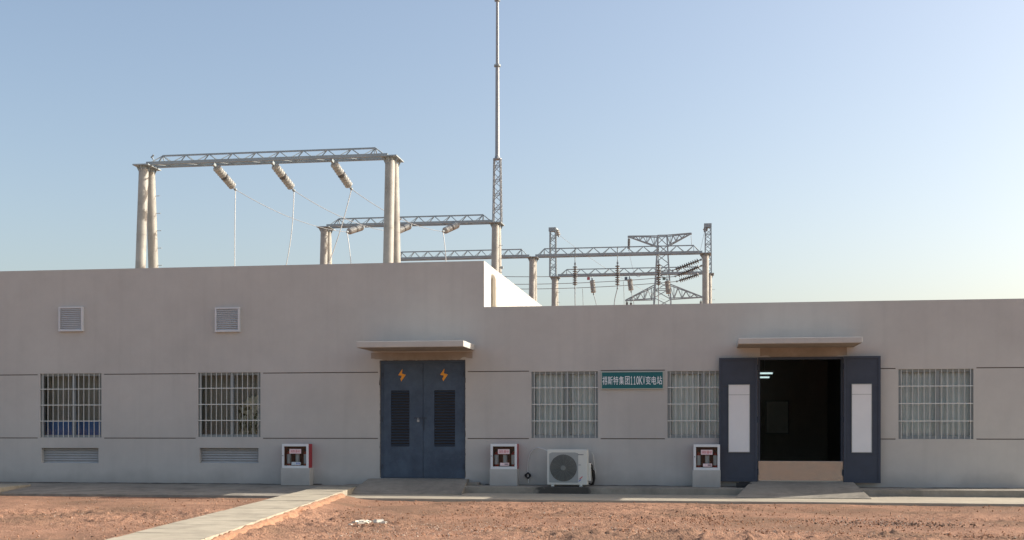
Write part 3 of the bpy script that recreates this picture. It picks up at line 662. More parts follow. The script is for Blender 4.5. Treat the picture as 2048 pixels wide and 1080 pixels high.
# ------------------------------------------------------------------ fire cabinets
def fire_cabinet(l, t, r, b, pl, pr_, pb2, labs, knob=True, notice2='blue'):
    Y = DY-.26; a, c = FX(l, Y), FX(r, Y); zt, zb = FZ((l+r)/2, t, Y), FZ((l+r)/2, b, Y)
    ped = MB(); ped.bev((FX(pl, Y), -.27, -.03), (FX(pr_, Y), -.001, zb-.002), .006)
    tag(ped.build('cabinet_plinth', M['wall']), labs[1], 'plinth', 'rendered plinths under the fire cabinets')
    o = thing('fire_cabinet', ((a+c)/2, -.13, zb), labs[0], 'fire cabinet', 'glass-fronted fire extinguisher cabinets')
    m = MB(); y0 = -.245; s = .012
    m.box((a+.008, y0, zb), (a+.008+s, -.002, zt)); m.box((c-s-.004, y0, zb), (c-.004, -.002, zt)); m.box((a+.02, y0, zb), (c-.016, -.002, zb+s)); m.box((a+.02, y0, zt-s), (c-.016, -.002, zt))
    m.build('case', M['red'], o)
    m = MB(); m.box((a+.021, -.02, zb+s+.001), (c-.017, -.003, zt-s-.001)); m.build('back_panel', M['redd'], o)
    m = MB(); f = .05; y1, y0 = -.246, -.268
    m.bev((a, y0, zb-.003), (a+f, y1, zt+.003), .004); m.bev((c-f, y0, zb-.003), (c, y1, zt+.003), .004); m.bev((a+f, y0, zb-.003), (c-f, y1, zb+f), .004); m.bev((a+f, y0, zt-f), (c-f, y1, zt+.003), .004)
    dr = m.build('door', M['white'], o)
    g = MB(); g.add([(a+f-.002, -.255, zb+f-.002), (c-f+.002, -.255, zb+f-.002), (c-f+.002, -.255, zt-f+.002), (a+f-.002, -.255, zt-f+.002)], [(0,1,2,3)]); g.build('pane', M['glass'], dr, False)
    if knob: k = MB(); k.tube((a+.024, -.268, (zt+zb)/2+.01), (a+.024, -.29, (zt+zb)/2+.01), .011); k.build('knob', M['alu'], dr)
    w = c-a; h = zt-zb
    def note(x_0, x_1, z_0, z_1, ma, mk, nm):
        n_ = MB(); n_.box((a+w*x_0, -.2595, zb+h*z_0), (a+w*x_1, -.2565, zb+h*z_1)); q = n_.build(nm, ma, dr)
        d = MB(); xx = a+w*x_0+.012
        while xx < a+w*x_1-.03: d.box((xx, -.2605, zb+h*(z_0+.03)), (xx+.02, -.2597, zb+h*(z_1-.03))) if False else None; xx += .03
        return q
    q1 = note(.28, .72, .60, .79, M['pink'], None, 'notice')
    # four small characters, as printed on the notice
    tm_ = MB(); n4 = 4
    for i, ch in enumerate('消防器材'):
        xa = a+w*(.31+.098*i); q = text_mesh(ch, xa, xa+w*.085, zb+h*.635, zb+h*.755, -.2605); tm_.add(q.v, q.f)
    tm_.build('notice_lettering', M['rmark'], dr, False)
    note(.36, .70, .13, .25, M['label'] if notice2 == 'blue' else M['pink'], None, 'notice')
    tm_ = MB()
    for i in range(3):
        xa = a+w*(.54+.05*i); tm_.box((xa, -.2605, zb+h*.155), (xa+w*.03, -.2597, zb+h*.225))
    tm_.build('notice_print', M['bmark'] if notice2 == 'blue' else M['kmark'], dr)
    return o, a, c, zb, zt
def extinguisher(x, y, z, h, labs):
    o = thing('fire_extinguisher', (x, y, z), labs, 'fire extinguisher', 'fire extinguishers in the cabinets')
    r = .045
    m = MB(); m.lathe((x, y, z), (x, y, z+h), [(0, r*.9), (.012, r), (h*.72, r), (h*.8, r*.75), (h*.84, .02), (h*.88, .02)]); m.build('cylinder', M['extr'], o)
    m = MB(); m.lathe((x, y, z+h*.2), (x, y, z+h), [(0, r+.0015), (h*.5, r+.0015)]); m.build('label_wrap', M['label'], o)
    m = MB(); m.box((x-.012, y-.06, z+h*.86), (x+.012, y+.02, z+h*.9)); m.box((x-.012, y-.07, z+h*.93), (x+.012, y+.02, z+h*.97)); m.box((x-.014, y-.01, z+h*.85), (x+.014, y+.02, z+h)); m.build('valve_handle', M['black'], o)
    m = MB(); m.path([(x+.02, y, z+h*.9), (x+.05, y-.02, z+h*.86), (x+.062, y-.02, z+h*.6), (x+.055, y-.02, z+h*.25)], .008, 6); m.build('hose', M['black'], o)
for (l, t, r_, b, pl_, pr2, name, pos, n2) in ((564, 888, 617, 936, 562, 619.5, 'cabinet nearest the footpath', 'left of the closed double door', 'blue'), (981, 888, 1034, 938, 979.5, 1034.5, 'cabinet beside the air conditioner', 'between closed door and air conditioner', 'pink'), (1387, 889, 1440, 940, 1385, 1441, 'cabinet partly behind the open door leaf', 'partly behind the open navy door leaf', 'pink')):
    o, a, c, zb, zt = fire_cabinet(l, t, r_, b, pl_, pr2, 0, ('white-framed red fire cabinet with glass front ' + pos, 'off-white rendered plinth under the fire cabinet ' + pos), notice2=n2)
    for k, (fx, wh) in enumerate(((.19, 'left'), (.52, 'middle'), (.83, 'right'))):
        extinguisher(a+(c-a)*fx, -.13, zb+.013, .40, f'{wh} red extinguisher with pale label in the {name}')

# ------------------------------------------------------------------ air conditioner
Y = DY-.50; a, c = FX(1094, Y), FX(1172, Y); zb, zt = FZ(1130, 970, Y)+.035, FZ(1130, 899, Y)
c = FX(1175, Y); zb = .03
ac = thing('air_conditioner', ((a+c)/2, -.33, 0), 'cream outdoor air conditioning unit with round dark fan guard below the barred window', 'air conditioner')
yf, yb = -.50, -.20
m = MB(); w = c-a; h = zt-zb; fcx = a+w*.405; fcz = zb+h*.48; R0 = w*.335
m.bev((a, yf+.002, zb), (c, yb, zt), .018); m.build('casing', M['ac'], ac)
m = MB(); gx0, gx1, gz0, gz1 = a+.045, a+w*.77, zb+.05, zt-.06
N = 40; P = []; y = yf-.004
sq = []
for i in range(N):
    t = 2*math.pi*i/N; ct, stt = math.cos(t), math.sin(t)
    hx = (gx1-fcx if ct > 0 else fcx-gx0); hz_ = (gz1-fcz if stt > 0 else fcz-gz0)
    k = min(hx/abs(ct) if abs(ct) > 1e-6 else 9, hz_/abs(stt) if abs(stt) > 1e-6 else 9)
    sq.append((fcx+ct*k, y, fcz+stt*k)); P.append((fcx+ct*R0, y, fcz+stt*R0))
m.add(sq+P, [(i, (i+1)%N, N+(i+1)%N, N+i) for i in range(N)]); m.build('grille_panel', M['acr'], ac, False)
m = MB(); m.lathe((fcx, yf+.001, fcz), (fcx, yf-.006, fcz), [(0, R0-.002), (.002, R0-.002)], 40); m.build('fan_opening', M['fan'], ac)
m = MB()
for k in range(13):
    r = R0*(k+1.6)/15; pts = [(fcx+r*math.cos(t*math.pi/18), yf-.014-.012*(1-r/R0), fcz+r*math.sin(t*math.pi/18)) for t in range(37)]; m.path(pts, .0032, 5)
for k in range(16):
    t = 2*math.pi*k/16; m.tube((fcx+.05*math.cos(t), yf-.024, fcz+.05*math.sin(t)), (fcx+R0*math.cos(t), yf-.012, fcz+R0*math.sin(t)), .0035, n=5)
m.lathe((fcx, yf-.03, fcz), (fcx, yf, fcz), [(0, .05), (.006, .055), (.01, .055)], 20); m.build('fan_guard', M['acd'], ac)
for fx in (.14, .84):
    m = MB(); m.bev((a+w*fx-.03, yf-.02, 0), (a+w*fx+.03, yb+.03, zb-.0005), .006); m.build('foot', M['ac'], ac)
m = MB(); bx = a+w*.835
for i in range(6): m.box((bx-.055+i*.019, yf-.0015, zb+h*.845), (bx-.042+i*.019, yf+.004, zb+h*.868))
m.build('badge', M['kmark'], ac); m = MB(); m.box((bx-.05, yf-.0015, zb+h*.56), (bx+.0, yf+.004, zb+h*.572)); m.build('badge', M['kmark'], ac)
m = MB(); m.poly([(bx-.045, yf-.0015, zb+h*.09), (bx+.005, yf-.0015, zb+h*.14), (bx+.005, yf-.0015, zb+h*.17), (bx-.045, yf-.0015, zb+h*.12)], .004); m.build('blue_stripe', M['bmark'], ac)
m = MB(); m.poly([(bx-.025, yf-.0015, zb+h*.155), (bx+.035, yf-.0015, zb+h*.225), (bx+.035, yf-.0015, zb+h*.255), (bx-.025, yf-.0015, zb+h*.185)], .004); m.build('red_stripe', M['rmark'], ac)
m = MB(); m.bev((c, yf+.05, zb+.08), (c+.06, yb-.04, zb+h*.62), .012); m.build('valve_cover', M['ac'], ac)
# refrigerant line loops at the right side, thin cable at the left
m = MB(); m.path([(c+.03, -.33, zb+h*.62), (c+.07, -.30, zb+h*.55), (c+.085, -.27, zb+h*.3), (c+.10, -.25, .1), (c+.06, -.22, .03), (c+.01, -.2, .05)], .02, 8)
m.path([(c+.05, -.36, zb+h*.5), (c+.12, -.33, zb+h*.38), (c+.13, -.31, .16), (c+.10, -.3, .03)], .016, 8); tag(m.build('refrigerant_pipe', M['black']), 'black insulated pipes looping down the right side of the air conditioner', 'pipe')
m = MB(); m.path([(c+.055, -.16, zt-.06), (c+.085, -.14, zt-.12), (c+.10, -.05, zt-.35), (c+.115, -.03, zt-.5)], .014, 8); tag(m.build('wall_hose', M['hose']), 'short pale hose on the wall at the upper right of the air conditioner', 'hose')
hx = lambda px, py, y: W(px, py, DY+y)
m = MB(); m.path([hx(1096, 902, -.3), hx(1088, 898, -.22), hx(1076, 895, -.1), hx(1067, 898, -.04), hx(1060, 908, -.02), hx(1056, 922, -.02), hx(1055, 938, -.02), hx(1056, 948, -.03), hx(1057, 966, -.04)], .011, 8)
cb = m.build('cable', M['hose']); tag(cb, 'thin pale cable arching down the wall left of the air conditioner', 'cable')
m = MB()
for k in range(4):
    m.path([tuple(hx(1056, 951, -.06) + Vector(((.035+.006*k)*math.cos(t*math.pi/8)*(.9+.08*k), -.008*k, (.06-.007*k)*math.sin(t*math.pi/8)))) for t in range(17)], .011, 6)
tag(m.build('hose_coil', M['black']), 'small black coil of cable hanging low on the wall beside the fire cabinet', 'coil')
# black block lying below the left open leaf
m = MB(); p = W(1488, 968, DY-.3); m.bev((FX(1473, DY-.3), -.42, .001), (FX(1503, DY-.3), -.16, .085), .012); m.bev((FX(1478, DY-.3), -.38, .086), (FX(1498, DY-.3), -.2, .10), .006); tag(m.build('rubber_block', M['black']), 'small black block on the apron under the left open door leaf', 'block')

# ------------------------------------------------------------------ loose stones and clods on the soil
def scatter(n, rr, matn, name, label, cat, clusters, seed, zoff=0, frac=.4, squash=.6):
    random.seed(seed); ico = bmesh.new(); bmesh.ops.create_icosphere(ico, subdivisions=1, radius=1)
    base = [v.co.copy() for v in ico.verts]; ico.verts.index_update(); fs = [[v.index for v in f.verts] for f in ico.faces]; ico.free(); m = MB()
    i = 0
    while i < n:
        if clusters and random.random() < frac:
            cx, cy, sx, sy = random.choice(clusters); x, y = random.gauss(cx, sx), random.gauss(cy, sy)
        else: x, y = random.uniform(-12.5, 8), random.uniform(-13.2, -3.0)
        if y > -2.95: continue
        pl_, pr2 = -7.82+.125*(-y-.7), -7.02+.145*(-y-.7)
        if pl_-.05 < x < pr2+.05 and cat != 'litter': continue
        if x < -14.1+.14*(-y-.7) and y > -14 and x < -13: continue
        r = random.uniform(*rr)*random.uniform(.6, 1.3); sc = Vector((random.uniform(.7, 1.4), random.uniform(.7, 1.3), random.uniform(.5, .9)*squash/.6))
        q = Quaternion((random.random(), random.random(), random.random()), random.uniform(0, 6))
        z = SOILZ + r*.25 + zoff
        pts = []
        for b in base:
            v = q @ Vector((b.x*sc.x, b.y*sc.y, b.z*sc.z)); v *= r*(1+random.uniform(-.22, .22)); pts.append((x+v.x, y+v.y, z+v.z))
        m.add(pts, fs); i += 1
    o = m.build(name, M[matn]); tag(o, label, cat, kind='stuff'); return o
def spot(px, py, sx, sy): q = G(px, py, SOILZ); return (q.x, q.y, sx, sy)
clA = [spot(590, 1024, .5, .5), (G(700, 1066, SOILZ).x, G(700, 1066, SOILZ).y, .9, .4), spot(960, 1060, 1.2, .5), spot(1190, 1066, 1.3, .4), spot(1520, 1070, .9, .45), spot(1750, 1046, .7, .5), spot(1900, 1074, .7, .35), spot(1400, 1040, .8, .6), spot(380, 1040, .5, .7), spot(1000, 1030, 1.5, .9)]
scatter(6500, (.005, .015), 'clod', 'soil_clods', 'reddish clods scattered over the bare soil', 'clods', clA, 21, frac=.6)
scatter(3400, (.003, .010), 'stone', 'gravel', 'pale pebbles scattered over the red soil', 'gravel', clA[1:6], 22, .005, frac=.7)
clB = [spot(606, 1022, .28, .3), spot(1500, 1076, .35, .25), spot(1735, 1046, .5, .25), spot(1900, 1076, .6, .2), spot(1180, 1067, .4, .2), spot(1860, 1050, .4, .2), spot(560, 1036, .12, .5), spot(1330, 1030, .5, .3)]
scatter(900, (.006, .017), 'dark_stone', 'dark_rubble', 'dark brown rubble and dead weed lumps on the soil', 'rubble', clB, 23, frac=.9)
p = G(735, 1050, SOILZ); random.seed(5)
m = MB()
for i in range(26):
    x, y = random.gauss(p.x, .12), random.gauss(p.y, .10); r = random.uniform(.02, .05)
    Mx = Matrix.Translation((x, y, SOILZ+.03+random.uniform(0, .02))) @ Matrix.Rotation(random.uniform(0, 6), 4, 'Z') @ Matrix.Rotation(random.uniform(-.5, .5), 4, 'X')
    m.box((-r, -r*.7, -r*.25), (r, r*.7, r*.25), Mx)
tag(m.build('plaster_rubble', mat('pale_plaster', (.60, .56, .48), .9, 0, .2, 10, .3, 40, .2)), 'small heap of whitish broken plaster on the red soil right of the footpath', 'rubble', kind='stuff')

# ------------------------------------------------------------------ the switchyard behind
def truss(m, A, B, h, w, inset, n, tb=.10, tt=.06, td=.035):
    A, B = Vector(A), Vector(B); d = (B-A); L = d.length; d.normalize(); s = Vector((-d.y, d.x, 0)).normalized(); up = Vector((0, 0, 1))
    for sg_ in (-1, 1): m.bar(A+s*sg_*w/2, B+s*sg_*w/2, tb*.8, tb*1.1)
    T0, T1 = A+d*inset+up*h, B-d*inset+up*h; m.bar(T0, T1, tt)
    for sg_ in (-1, 1):
        m.bar(A+s*sg_*w/2+d*.1, T0, td*1.2); m.bar(B+s*sg_*w/2-d*.1, T1, td*1.2)
        for i in range(n):
            a = T0+(T1-T0)*i/n; b = T0+(T1-T0)*(i+1)/n; mid = (a+b)/2-up*h+s*sg_*w/2
            m.bar(a, mid, td); m.bar(mid, b, td)
        m.bar(T0, T0-up*h+s*sg_*w/2, td); m.bar(T1, T1-up*h+s*sg_*w/2, td)
    k = int(L/.55)
    for i in range(k):
        a = A+d*(L*i/k)+s*w/2*(1 if i % 2 else -1); b = A+d*(L*(i+1)/k)-s*w/2*(1 if i % 2 else -1); m.bar(a, b, td)
def column(root, x, y, z, r=.165, top=.5, spread=1.5, pegs=None):
    for k, sgn in enumerate((-1, 1)):
        m = MB(); yt = y+sgn*top/2; ybm = y+sgn*(top/2+spread/2)
        p0 = Vector((x, ybm, SOILZ-.05)); p1 = Vector((x, yt, z-.16)); m.tube(p0, p1, r*1.12, r, 20)
        for f_ in (.42, .78): c_ = p0+(p1-p0)*f_; dd = (p1-p0).normalized()*.012; m.tube(c_-dd, c_+dd, r*1.09-.02*f_+.012, n=20)
        m.build('column_pole', M['pole'], root)
        if pegs == sgn:
            zz = 1.5
            while zz < z-.6:
                m = MB(); c_ = p0+(p1-p0)*((zz-p0.z)/(p1.z-p0.z)); m.tube(c_+Vector((r*.8, 0, 0)), c_+Vector((r+.16, 0, 0)), .011, n=6); m.tube(c_+Vector((r+.155, 0, 0)), c_+Vector((r+.165, 0, 0)), .02, n=6); zz += .6
                m.build('climbing_peg', M['steel'], root)
    m = MB(); a = (r+.12); b = top/2+r+.1
    P = [(x-a, y-b, z-.03), (x+a, y-b, z-.03), (x+a, y+b, z-.03), (x-a, y+b, z-.03)]
    m.box((x-a, y-b, z-.05), (x+a, y+b, z-.01)); q = r*.95
    for sgn in (-1, 1):
        yc = y+sgn*top/2
        for dx, dy in ((1, 0), (-1, 0), (0, sgn)):
            p0 = Vector((x+dx*q, yc+dy*q, z-.05)); p1 = p0+Vector((dx*.11, dy*.11, 0)); p2 = p0+Vector((0, 0, -.22)); t = Vector((dy, dx, 0)).normalized()*.008
            m.add([p0-t, p1-t, p2-t, p0+t, p1+t, p2+t], [(0,1,2), (5,4,3), (0,3,4,1), (1,4,5,2), (2,5,3,0)])
        m.tube((x, yc, z-.19), (x, yc, z-.05), r*.8, n=16)
    m.build('cap_plate', M['steel'], root)
def gantry_root(x, y, label): return thing('gantry', (x, y, SOILZ), label, 'gantry', 'steel portal gantries of the switchyard')

# gantry 1
Y1 = 39.5; A, B = W(294, 331, Y1), W(784, 318, Y1); z1g = (A.z+B.z)/2
g1 = gantry_root((A.x+B.x)/2, A.y, 'nearest and tallest looking gantry, with pale twin-pole legs, behind the taller left roof')
column(g1, A.x, A.y, z1g, pegs=1); column(g1, B.x, B.y, z1g)
m = MB(); truss(m, (A.x+.1, A.y, z1g+.05), (B.x-.08, A.y, z1g+.05), .30, .5, .48, 9, .095, .05, .026); m.build('beam', M['steel'], g1)
m = MB(); q = Vector((A.x+.35, A.y, z1g)); m.tube(q, q+Vector((-.17, 0, .34)), .02); m.tube(q+Vector((-.2, 0, .3)), q+Vector((-.1, 0, .4)), .03); m.build('spike', M['steel'], g1)
# gantry 2
Y2 = 53.2; A2, B2 = W(652, 457, Y2), W(993, 445, Y2); z2g = (A2.z+B2.z)/2
g2 = gantry_root((A2.x+B2.x)/2, A2.y, 'middle gantry carrying the tall lightning mast on its right leg')
column(g2, A2.x, A2.y, z2g); column(g2, B2.x, B2.y, z2g, pegs=-1)
m = MB(); truss(m, (A2.x+.1, A2.y, z2g+.06), (B2.x-.1, A2.y, z2g+.06), .33, .45, .5, 9, .10, .055, .028); m.build('beam', M['steel'], g2)
m = MB(); rr_ = .165
for z in (z2g-2.0,): m.box((B2.x-.32, A2.y-.2, z-.05), (B2.x-.2, A2.y-.08, z+.05)); m.box((B2.x+.2, A2.y-.2, z-.05), (B2.x+.32, A2.y-.08, z+.05)); m.tube((B2.x-.3, A2.y-.14, z), (B2.x+.3, A2.y-.14, z), .02)
m.build('brackets', M['steel'], g2)
# gantry 3 (two bays)
Y3 = 64.4; xs3 = [W(781, 523, Y3).x, W(1066, 515, Y3).x, W(1411, 507, Y3).x]; y3 = Y3-DY; z3g = CH + 343*Y3/2397
g3 = gantry_root(xs3[1], y3, 'long two-bay gantry behind, dark insulator strings hanging from its right bay')
for x in xs3: column(g3, x, y3, z3g, pegs=1 if x == xs3[2] else None)
for a, b in ((xs3[0], xs3[1]), (xs3[1], xs3[2])):
    m = MB(); truss(m, (a+.16, y3, z3g+.06), (b-.16, y3, z3g+.06), .39, .45, .45, 9, .115, .055, .028); m.build('beam', M['steel'], g3)
# gantry 4 with lattice peaks
Y4 = 71.8; y4 = Y4-DY; xa4, xb4 = W(1110, 550, Y4).x, W(1418, 550, Y4).x; z4g = CH + 307*Y4/2425
g4 = gantry_root((xa4+xb4)/2, y4, 'farthest gantry, with a square lattice peak on each leg')
for x in (xa4, xb4): column(g4, x, y4, z4g, pegs=-1)
m = MB(); truss(m, (xa4+.2, y4, z4g+.06), (xb4-.2, y4, z4g+.06), .36, .45, .5, 9, .115, .055, .028); m.build('beam', M['steel'], g4)
def lattice(m, x, y, z0, z1, w0, w1, n, leg=.05, br=.025):
    c0 = [Vector((x+sx*w0/2, y+sy*w0/2, z0)) for sx, sy in ((-1,-1),(1,-1),(1,1),(-1,1))]; c1 = [Vector((x+sx*w1/2, y+sy*w1/2, z1)) for sx, sy in ((-1,-1),(1,-1),(1,1),(-1,1))]
    for a, b in zip(c0, c1): m.bar(a, b, leg)
    for k in range(4):
        a0, b0, a1, b1 = c0[k], c0[(k+1)%4], c1[k], c1[(k+1)%4]
        for i in range(n):
            t0, t1 = i/n, (i+1)/n; p0 = a0.lerp(a1, t0); p1 = b0.lerp(b1, t1); q0 = b0.lerp(b1, t0); q1 = a0.lerp(a1, t1)
            if (i+k) % 2: m.bar(p0, p1, br)
            else: m.bar(q0, q1, br)
            if i % 2 == 0: m.bar(p0, q0, br)
        m.bar(a1, b1, br*1.5)
for x, px, py in ((xa4-.12, 1106, 457), (xb4-.05, 1416, 449)):
    zt = CH + (858-py)*Y4/((px-1024)*math.sin(TH)+F*math.cos(TH))
    m = MB(); lattice(m, x, y4, z4g, zt, .36, .32, 10, .07, .03); m.box((x-.24, y4-.2, zt-.18), (x+.2, y4+.2, zt+.04)); m.build('lattice_peak', M['steel'], g4)
# lightning mast on gantry 2
xm_, ym = B2.x+.04, A2.y; zl = CH+(858-318)*Y2/2388
lm = thing('lightning_mast', (xm_, ym, z2g), 'very tall thin steel lightning mast rising out of the frame from the middle gantry', 'lightning mast')
m = MB(); lattice(m, xm_, ym, z2g+.02, zl, .36, .28, 9, .05, .026); m.build('lattice_base', M['mast'], lm)
zf = CH+(858-131)*Y2/2388; zf2 = CH+858*Y2/2388
m = MB(); m.lathe((xm_, ym, zl-.02), (xm_, ym, 40), [(0, .2), (.04, .2), (.05, .13), (.2, .10), (zf-zl, .085)]); m.build('mast_tube', M['mast'], lm)
m = MB(); m.tube((xm_, ym, zf), (xm_, ym, zf2), .075, .065, 14); m.build('mast_tube', M['mast'], lm)
m = MB(); m.tube((xm_, ym, zf2), (xm_, ym, zf2+4.2), .055, .03, 14); m.build('mast_tube', M['mast'], lm)
for z, r in ((zf, .15), (zf2, .13)):
    m = MB(); m.tube((xm_, ym, z-.035), (xm_, ym, z-.005), r, n=16); m.tube((xm_, ym, z+.0), (xm_, ym, z+.03), r, n=16)
    for k in range(6): t = k*math.pi/3; m.tube((xm_+r*.8*math.cos(t), ym+r*.8*math.sin(t), z-.07), (xm_+r*.8*math.cos(t), ym+r*.8*math.sin(t), z+.07), .015, n=6)
    m.build('flange', M['steel'], lm)

# insulator strings
def insulator(p, q, label, group, r=.135, n=8, dark=True, body='por', arm=None, groove=.6, cat='insulator'):
    p, q = Vector(p), Vector(q); L = (q-p).length; d = (q-p)/L
    o = thing('insulator_string', p, label, cat, group)
    lead = min(.16, L*.12); S = L-2*lead; st_ = S/n
    def discs(k0, k1, mt_, nm):
        m = MB()
        for k in range(k0, k1):
            t = lead+k*st_; m.lathe(p+d*t, q, [(0, r*(groove-.08)), (st_*.12, r*groove), (st_*.28, r*.9), (st_*.40, r), (st_*.58, r), (st_*.72, r*(groove+.05)), (st_*1.0, r*(groove-.08))], 16)
        m.build(nm, mt_, o)
    if dark:
        h = n//2; discs(0, h, M[body], 'discs'); discs(h+1, n, M[body], 'discs'); discs(h, h+1, M['pord'], 'dark_disc')
    else: discs(0, n, M[body], 'discs')
    m = MB(); m.tube(p, p+d*lead, .025, n=8); m.tube(q-d*lead, q, .025, n=8); m.tube(q-d*.05, q+d*.02, .05, n=8)
    m.bar(p-d*.02, p+d*.1, .09); m.build('fittings', M['steel'], o)
    return o
def sag(a, b, s, n=24):
    a, b = Vector(a), Vector(b); return [a.lerp(b, i/n)-Vector((0, 0, 4*s*(i/n)*(1-i/n))) for i in range(n+1)]
def wire(pts, r, label, group, matn='wire', name='wire'):
    m = MB(); m.path(pts, r, 6); return tag(m.build(name, M[matn]), label, 'wire', group)
ORD = ('left', 'middle', 'right')
g1ins = [((427, 331), (471, 379)), ((544, 329), (588, 381)), ((663, 325), (703, 378))]
g2ins = [((727, 456), (694, 464)), ((822, 453), (790, 464)), ((918, 450), (886, 463))]
ends1 = []; ends2 = []
for k in range(3):
    (a, b), (c, d) = g1ins[k]; p = W(a, b, Y1); p.z = z1g; q = W(c, d, Y1+1.25); ends1.append(q)
    insulator(p, q, f'{ORD[k]} pale ribbed insulator string with a dark band on the nearest gantry', 'insulator strings on the nearest gantry', .145, 9, groove=.7)
    (a, b), (c, d) = g2ins[k]; p = W(a, b, Y2); p.z = z2g; q = W(c, d, Y2-1.25); ends2.append(q)
    insulator(p, q, f'{ORD[k]} pale insulator string with a dark band under the middle gantry', 'insulator strings on the middle gantry', .15, 11, groove=.86)
    wire(sag(ends1[k], ends2[k], .28), .011, f'{ORD[k]} thin conductor running from the nearest to the middle gantry', 'conductors between the two front gantries', 'wired')
def drop(p, q, bow):
    p, q = Vector(p), Vector(q); return [p.lerp(q, t/16) + Vector((bow*math.sin(math.pi*t/16), 0, 0)) for t in range(17)]
for k, (bx_, by_, bow) in enumerate(((471, 560, -.03), (566, 560, .10), (645, 560, .07))):
    q = W(bx_, by_, Y1+1.2); q.z = 5.0 if k == 0 else q.z; e = drop(ends1[k], q, bow); e.append(Vector((e[-1].x, e[-1].y, 1.5)))
    wire(e, .016, f'{ORD[k]} pale dropper wire hanging from the nearest gantry insulators', 'dropper wires of the nearest gantry')
for k, (bx_, by_, bow) in enumerate(((703, 545, .03), (796, 545, .03), (892, 545, .04))):
    q = W(bx_, by_, Y2-1.25); e = drop(ends2[k], q, bow); e.append(Vector((e[-1].x, e[-1].y, 1.5)))
    wire(e, .017, f'{ORD[k]} dropper wire hanging from the middle gantry insulators', 'dropper wires of the middle gantry')
# gantry 3: hanging dark strings
for k, px in enumerate((1150, 1235, 1317)):
    p = W(px, 500, Y3); p.z = z3g; q = W(px+.3, 577, Y3); q.x = p.x
    m0 = p - Vector((0, 0, .35))
    insulator(m0, q, f'{ORD[k]} dark ribbed insulator string hanging from the right bay of the long gantry', 'hanging strings of the long gantry', .13, 9, True, 'porg', groove=.36)
    hk = MB(); hk.tube(p, m0, .02, n=6); hk.tube(p+Vector((0, 0, .0)), p+Vector((0, 0, .42)), .03, n=6); tag(hk.build('hanger_rod', M['steel']), f'{ORD[k]} steel hanger rod above a dark insulator string', 'rod', 'hanger rods on the long gantry')
    e = drop(q, W(px+(2 if k != 1 else -4), 640, Y3), -.02 if k != 1 else -.12); wire(e, .022, f'{ORD[k]} dropper wire below a dark hanging insulator string', 'droppers of the long gantry', 'wired')
# gantry 4: stubby pale insulators and coloured phase plates
for k, (px, py, pz) in enumerate(((1184, 557, 589), (1259, 555, 584), (1334, 558, 591))):
    p = W(px, py, Y4-.25); q = W(px+3.5, pz, Y4-.3)
    insulator(p, q, f'{ORD[k]} short fat pale insulator hanging under the farthest gantry', 'pale insulators of the farthest gantry', .16, 10, False, groove=.86)
    hk = MB(); t_ = W(px, 545, Y4); t_.z = z4g+.1; hk.tube(t_, p, .02, n=6); tag(hk.build('hanger_rod', M['steel']), f'{ORD[k]} short rod holding a pale insulator under the farthest gantry', 'rod', 'hanger rods of the farthest gantry')
    wire(drop(q, W(px+14, 640, Y4-.3), .03), .018, f'{ORD[k]} slanting dropper below a pale insulator of the farthest gantry', 'droppers of the farthest gantry', 'wired')
for k, (px, cname, cc) in enumerate(((1177, 'red', (.42, .10, .11)), (1252, 'dark blue-grey', (.09, .12, .16)), (1328, 'dark green-grey', (.10, .16, .13)))):
    p = W(px, 557, Y4-.35); ph = thing('phase_plate', p, f'small {cname} plate hanging below the beam of the farthest gantry', 'plate', 'phase plates')
    m = MB(); m.bev((p.x-.085, p.y-.006, p.z-.09), (p.x+.085, p.y+.006, p.z+.09), .004); m.build('plate', mat('plate_'+cname.replace(' ', '_'), cc, .5, 0, .1), ph)
    m = MB(); m.bar((p.x, p.y+.012, p.z+.05), (p.x, p.y+.012, p.z+.27), .02); m.build('bracket', M['steel'], ph)
# strain strings at the right leg of the long gantry and the bus wires
bus = [((1403, 519), (1345, 541), (1000, 553)), ((1404, 531), (1350, 553), (1000, 568.5)), ((1403, 547), (1353, 563), (1000, 578))]
for k, ((a, b), (c, d), (e, f_)) in enumerate(bus):
    Yb = Y3+.4+.35*k; p, q = W(a, b, Yb), W(c, d, Yb+.05)
    insulator(p, q, f"{('upper', 'middle', 'lower')[k]} dark strain insulator slanting left from the right leg of the long gantry", 'strain insulators at the right leg', .13, 11, True, 'porg', groove=.34)
    far = W(e, f_, Yb+.3); far2 = far+(far-q)*.9; far2.z = far.z+.1
    pts = sag(q, far, .12, 20)+[far2]
    wire(pts, .018, f"{('upper', 'middle', 'lower')[k]} bus wire crossing behind the lattice peak towards the lit wall", 'bus wires', 'wired')
for k, (px, py) in enumerate(((1012, 553), (1165, 577), (1247, 563))):
    e = drop(W(px, py, Y3+.6), W(px-2+(3 if k else 0), 640, Y3+.6), .02); wire(e, .012, f'{ORD[k]} thin dropper from the bus wires', 'thin droppers from the bus', 'wired')
# earth-wire fittings on the lattice peaks
p = W(1110, 458, Y4); q = W(1117, 469, Y4-.1); insulator(p+Vector((.1, 0, 0)), q+Vector((.02, 0, -.12)), 'small pale insulator at the top of the left lattice peak', None, .13, 3, False)
wire(sag(q, W(1330, 600, Y4+9), .3), .009, 'very thin earth wire falling right from the left lattice peak', None, 'wired')
p = W(1414, 452, Y4); q = W(1410, 459, Y4-.1); insulator(p, q+Vector((-.03, 0, -.12)), 'small grey insulator at the top of the right lattice peak', None, .13, 3, False, 'porg')
wire(sag(q, W(1401, 500, Y4-.1), .0), .009, 'very thin wire hanging left of the right lattice peak', None, 'wired')

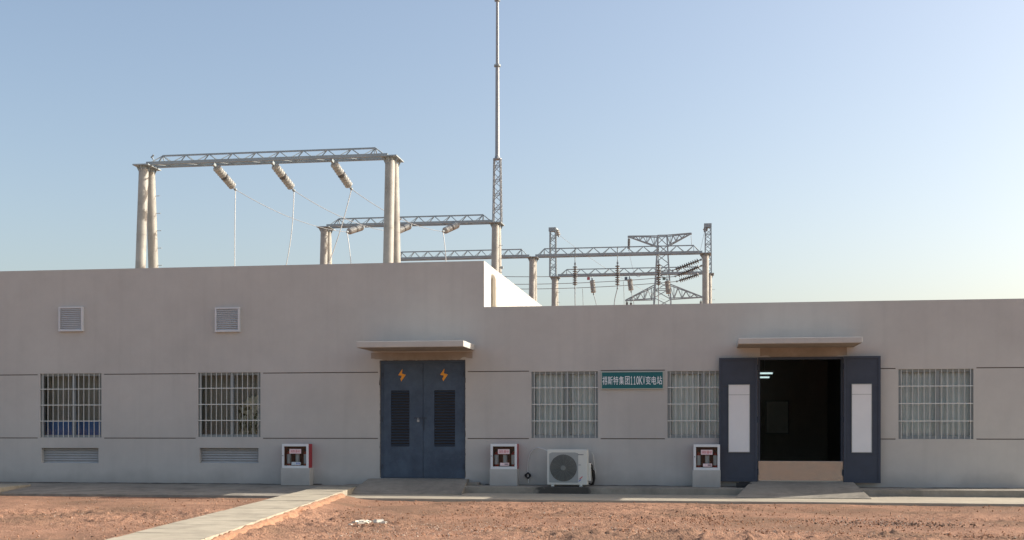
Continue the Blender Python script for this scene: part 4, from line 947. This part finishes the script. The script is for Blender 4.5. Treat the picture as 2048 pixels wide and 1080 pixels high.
# far transmission tower
YP = 132.0; yp = YP-DY; xp = W(1325, 500, YP).x; sc_ = YP/2437
zz = lambda py: CH+(858-py)*sc_
py_ = thing('transmission_tower', (xp, yp, SOILZ), 'far lattice transmission tower with wide crossarms behind the farthest gantry', 'transmission tower')
m = MB(); lattice(m, xp, yp, SOILZ, zz(615), 3.6, 1.85, 7, .17, .09); lattice(m, xp, yp, zz(615), zz(472), 1.85, .95, 8, .14, .075); m.build('tower_body', M['steel'], py_)
def arm(ytop_in, ybot_in, ytip, xtip, hi_flat, nm, half):
    sg_ = -1 if xtip < xp else 1; m = MB(); z_in_t, z_in_b, zt_ = zz(ytop_in), zz(ybot_in), zz(ytip)
    tip = Vector((xtip, yp, zt_)); lo = []; hi = []
    for sy in (-1, 1):
        a = Vector((xp+sg_*half, yp+sy*half, z_in_t)); b = Vector((xp+sg_*half, yp+sy*half, z_in_b)); tt_ = tip+Vector((0, sy*.12, 0))
        m.bar(a, tt_+Vector((0, 0, .06)), .10); m.bar(b, tt_, .10); n = 4
        for i in range(n):
            t0, t1 = i/n, (i+.5)/n; m.bar(a.lerp(tt_, t0), b.lerp(tt_, t1), .06); m.bar(b.lerp(tt_, t1), a.lerp(tt_, (i+1)/n), .06); m.bar(b.lerp(tt_, t1), a.lerp(tt_, t1), .045)
    m.bar(tip-Vector((0, .2, 0)), tip+Vector((0, .2, 0)), .16); return m.build('crossarm', M['steel'], py_)
arm(473, 494, 472, W(1257, 472, YP).x, True, '', .5); arm(472, 493, 469, W(1382, 469, YP).x, True, '', .5)
arm(571, 598, 600, W(1252, 600, YP).x, False, '', .8); arm(570, 598, 596, W(1404, 597, YP).x, False, '', .8)
def pyl_ins(px, a, b, lab):
    insulator(W(px, a, YP), W(px-.5, b, YP), lab, 'insulators of the far tower', .16, 9, False, 'porg')
pyl_ins(1258, 474, 501, 'dark insulator hanging from the upper left crossarm tip of the far tower')
pyl_ins(1254, 602, 622, 'dark insulator hanging from the lower left crossarm tip of the far tower')
pyl_ins(1262, 603, 624, 'second dark insulator beside the lower left crossarm tip of the far tower')
pyl_ins(1402, 600, 622, 'dark insulator hanging from the lower right crossarm tip of the far tower')
wire(sag(W(1258, 501, YP), W(1285, 545, YP-30), 1.3), .022, 'curved jumper wire below the upper left crossarm of the far tower', None, 'wired')
wire(drop(W(1382, 471, YP), W(1384, 497, YP), 0), .022, 'thin wire hanging from the upper right crossarm tip of the far tower', None, 'wired')
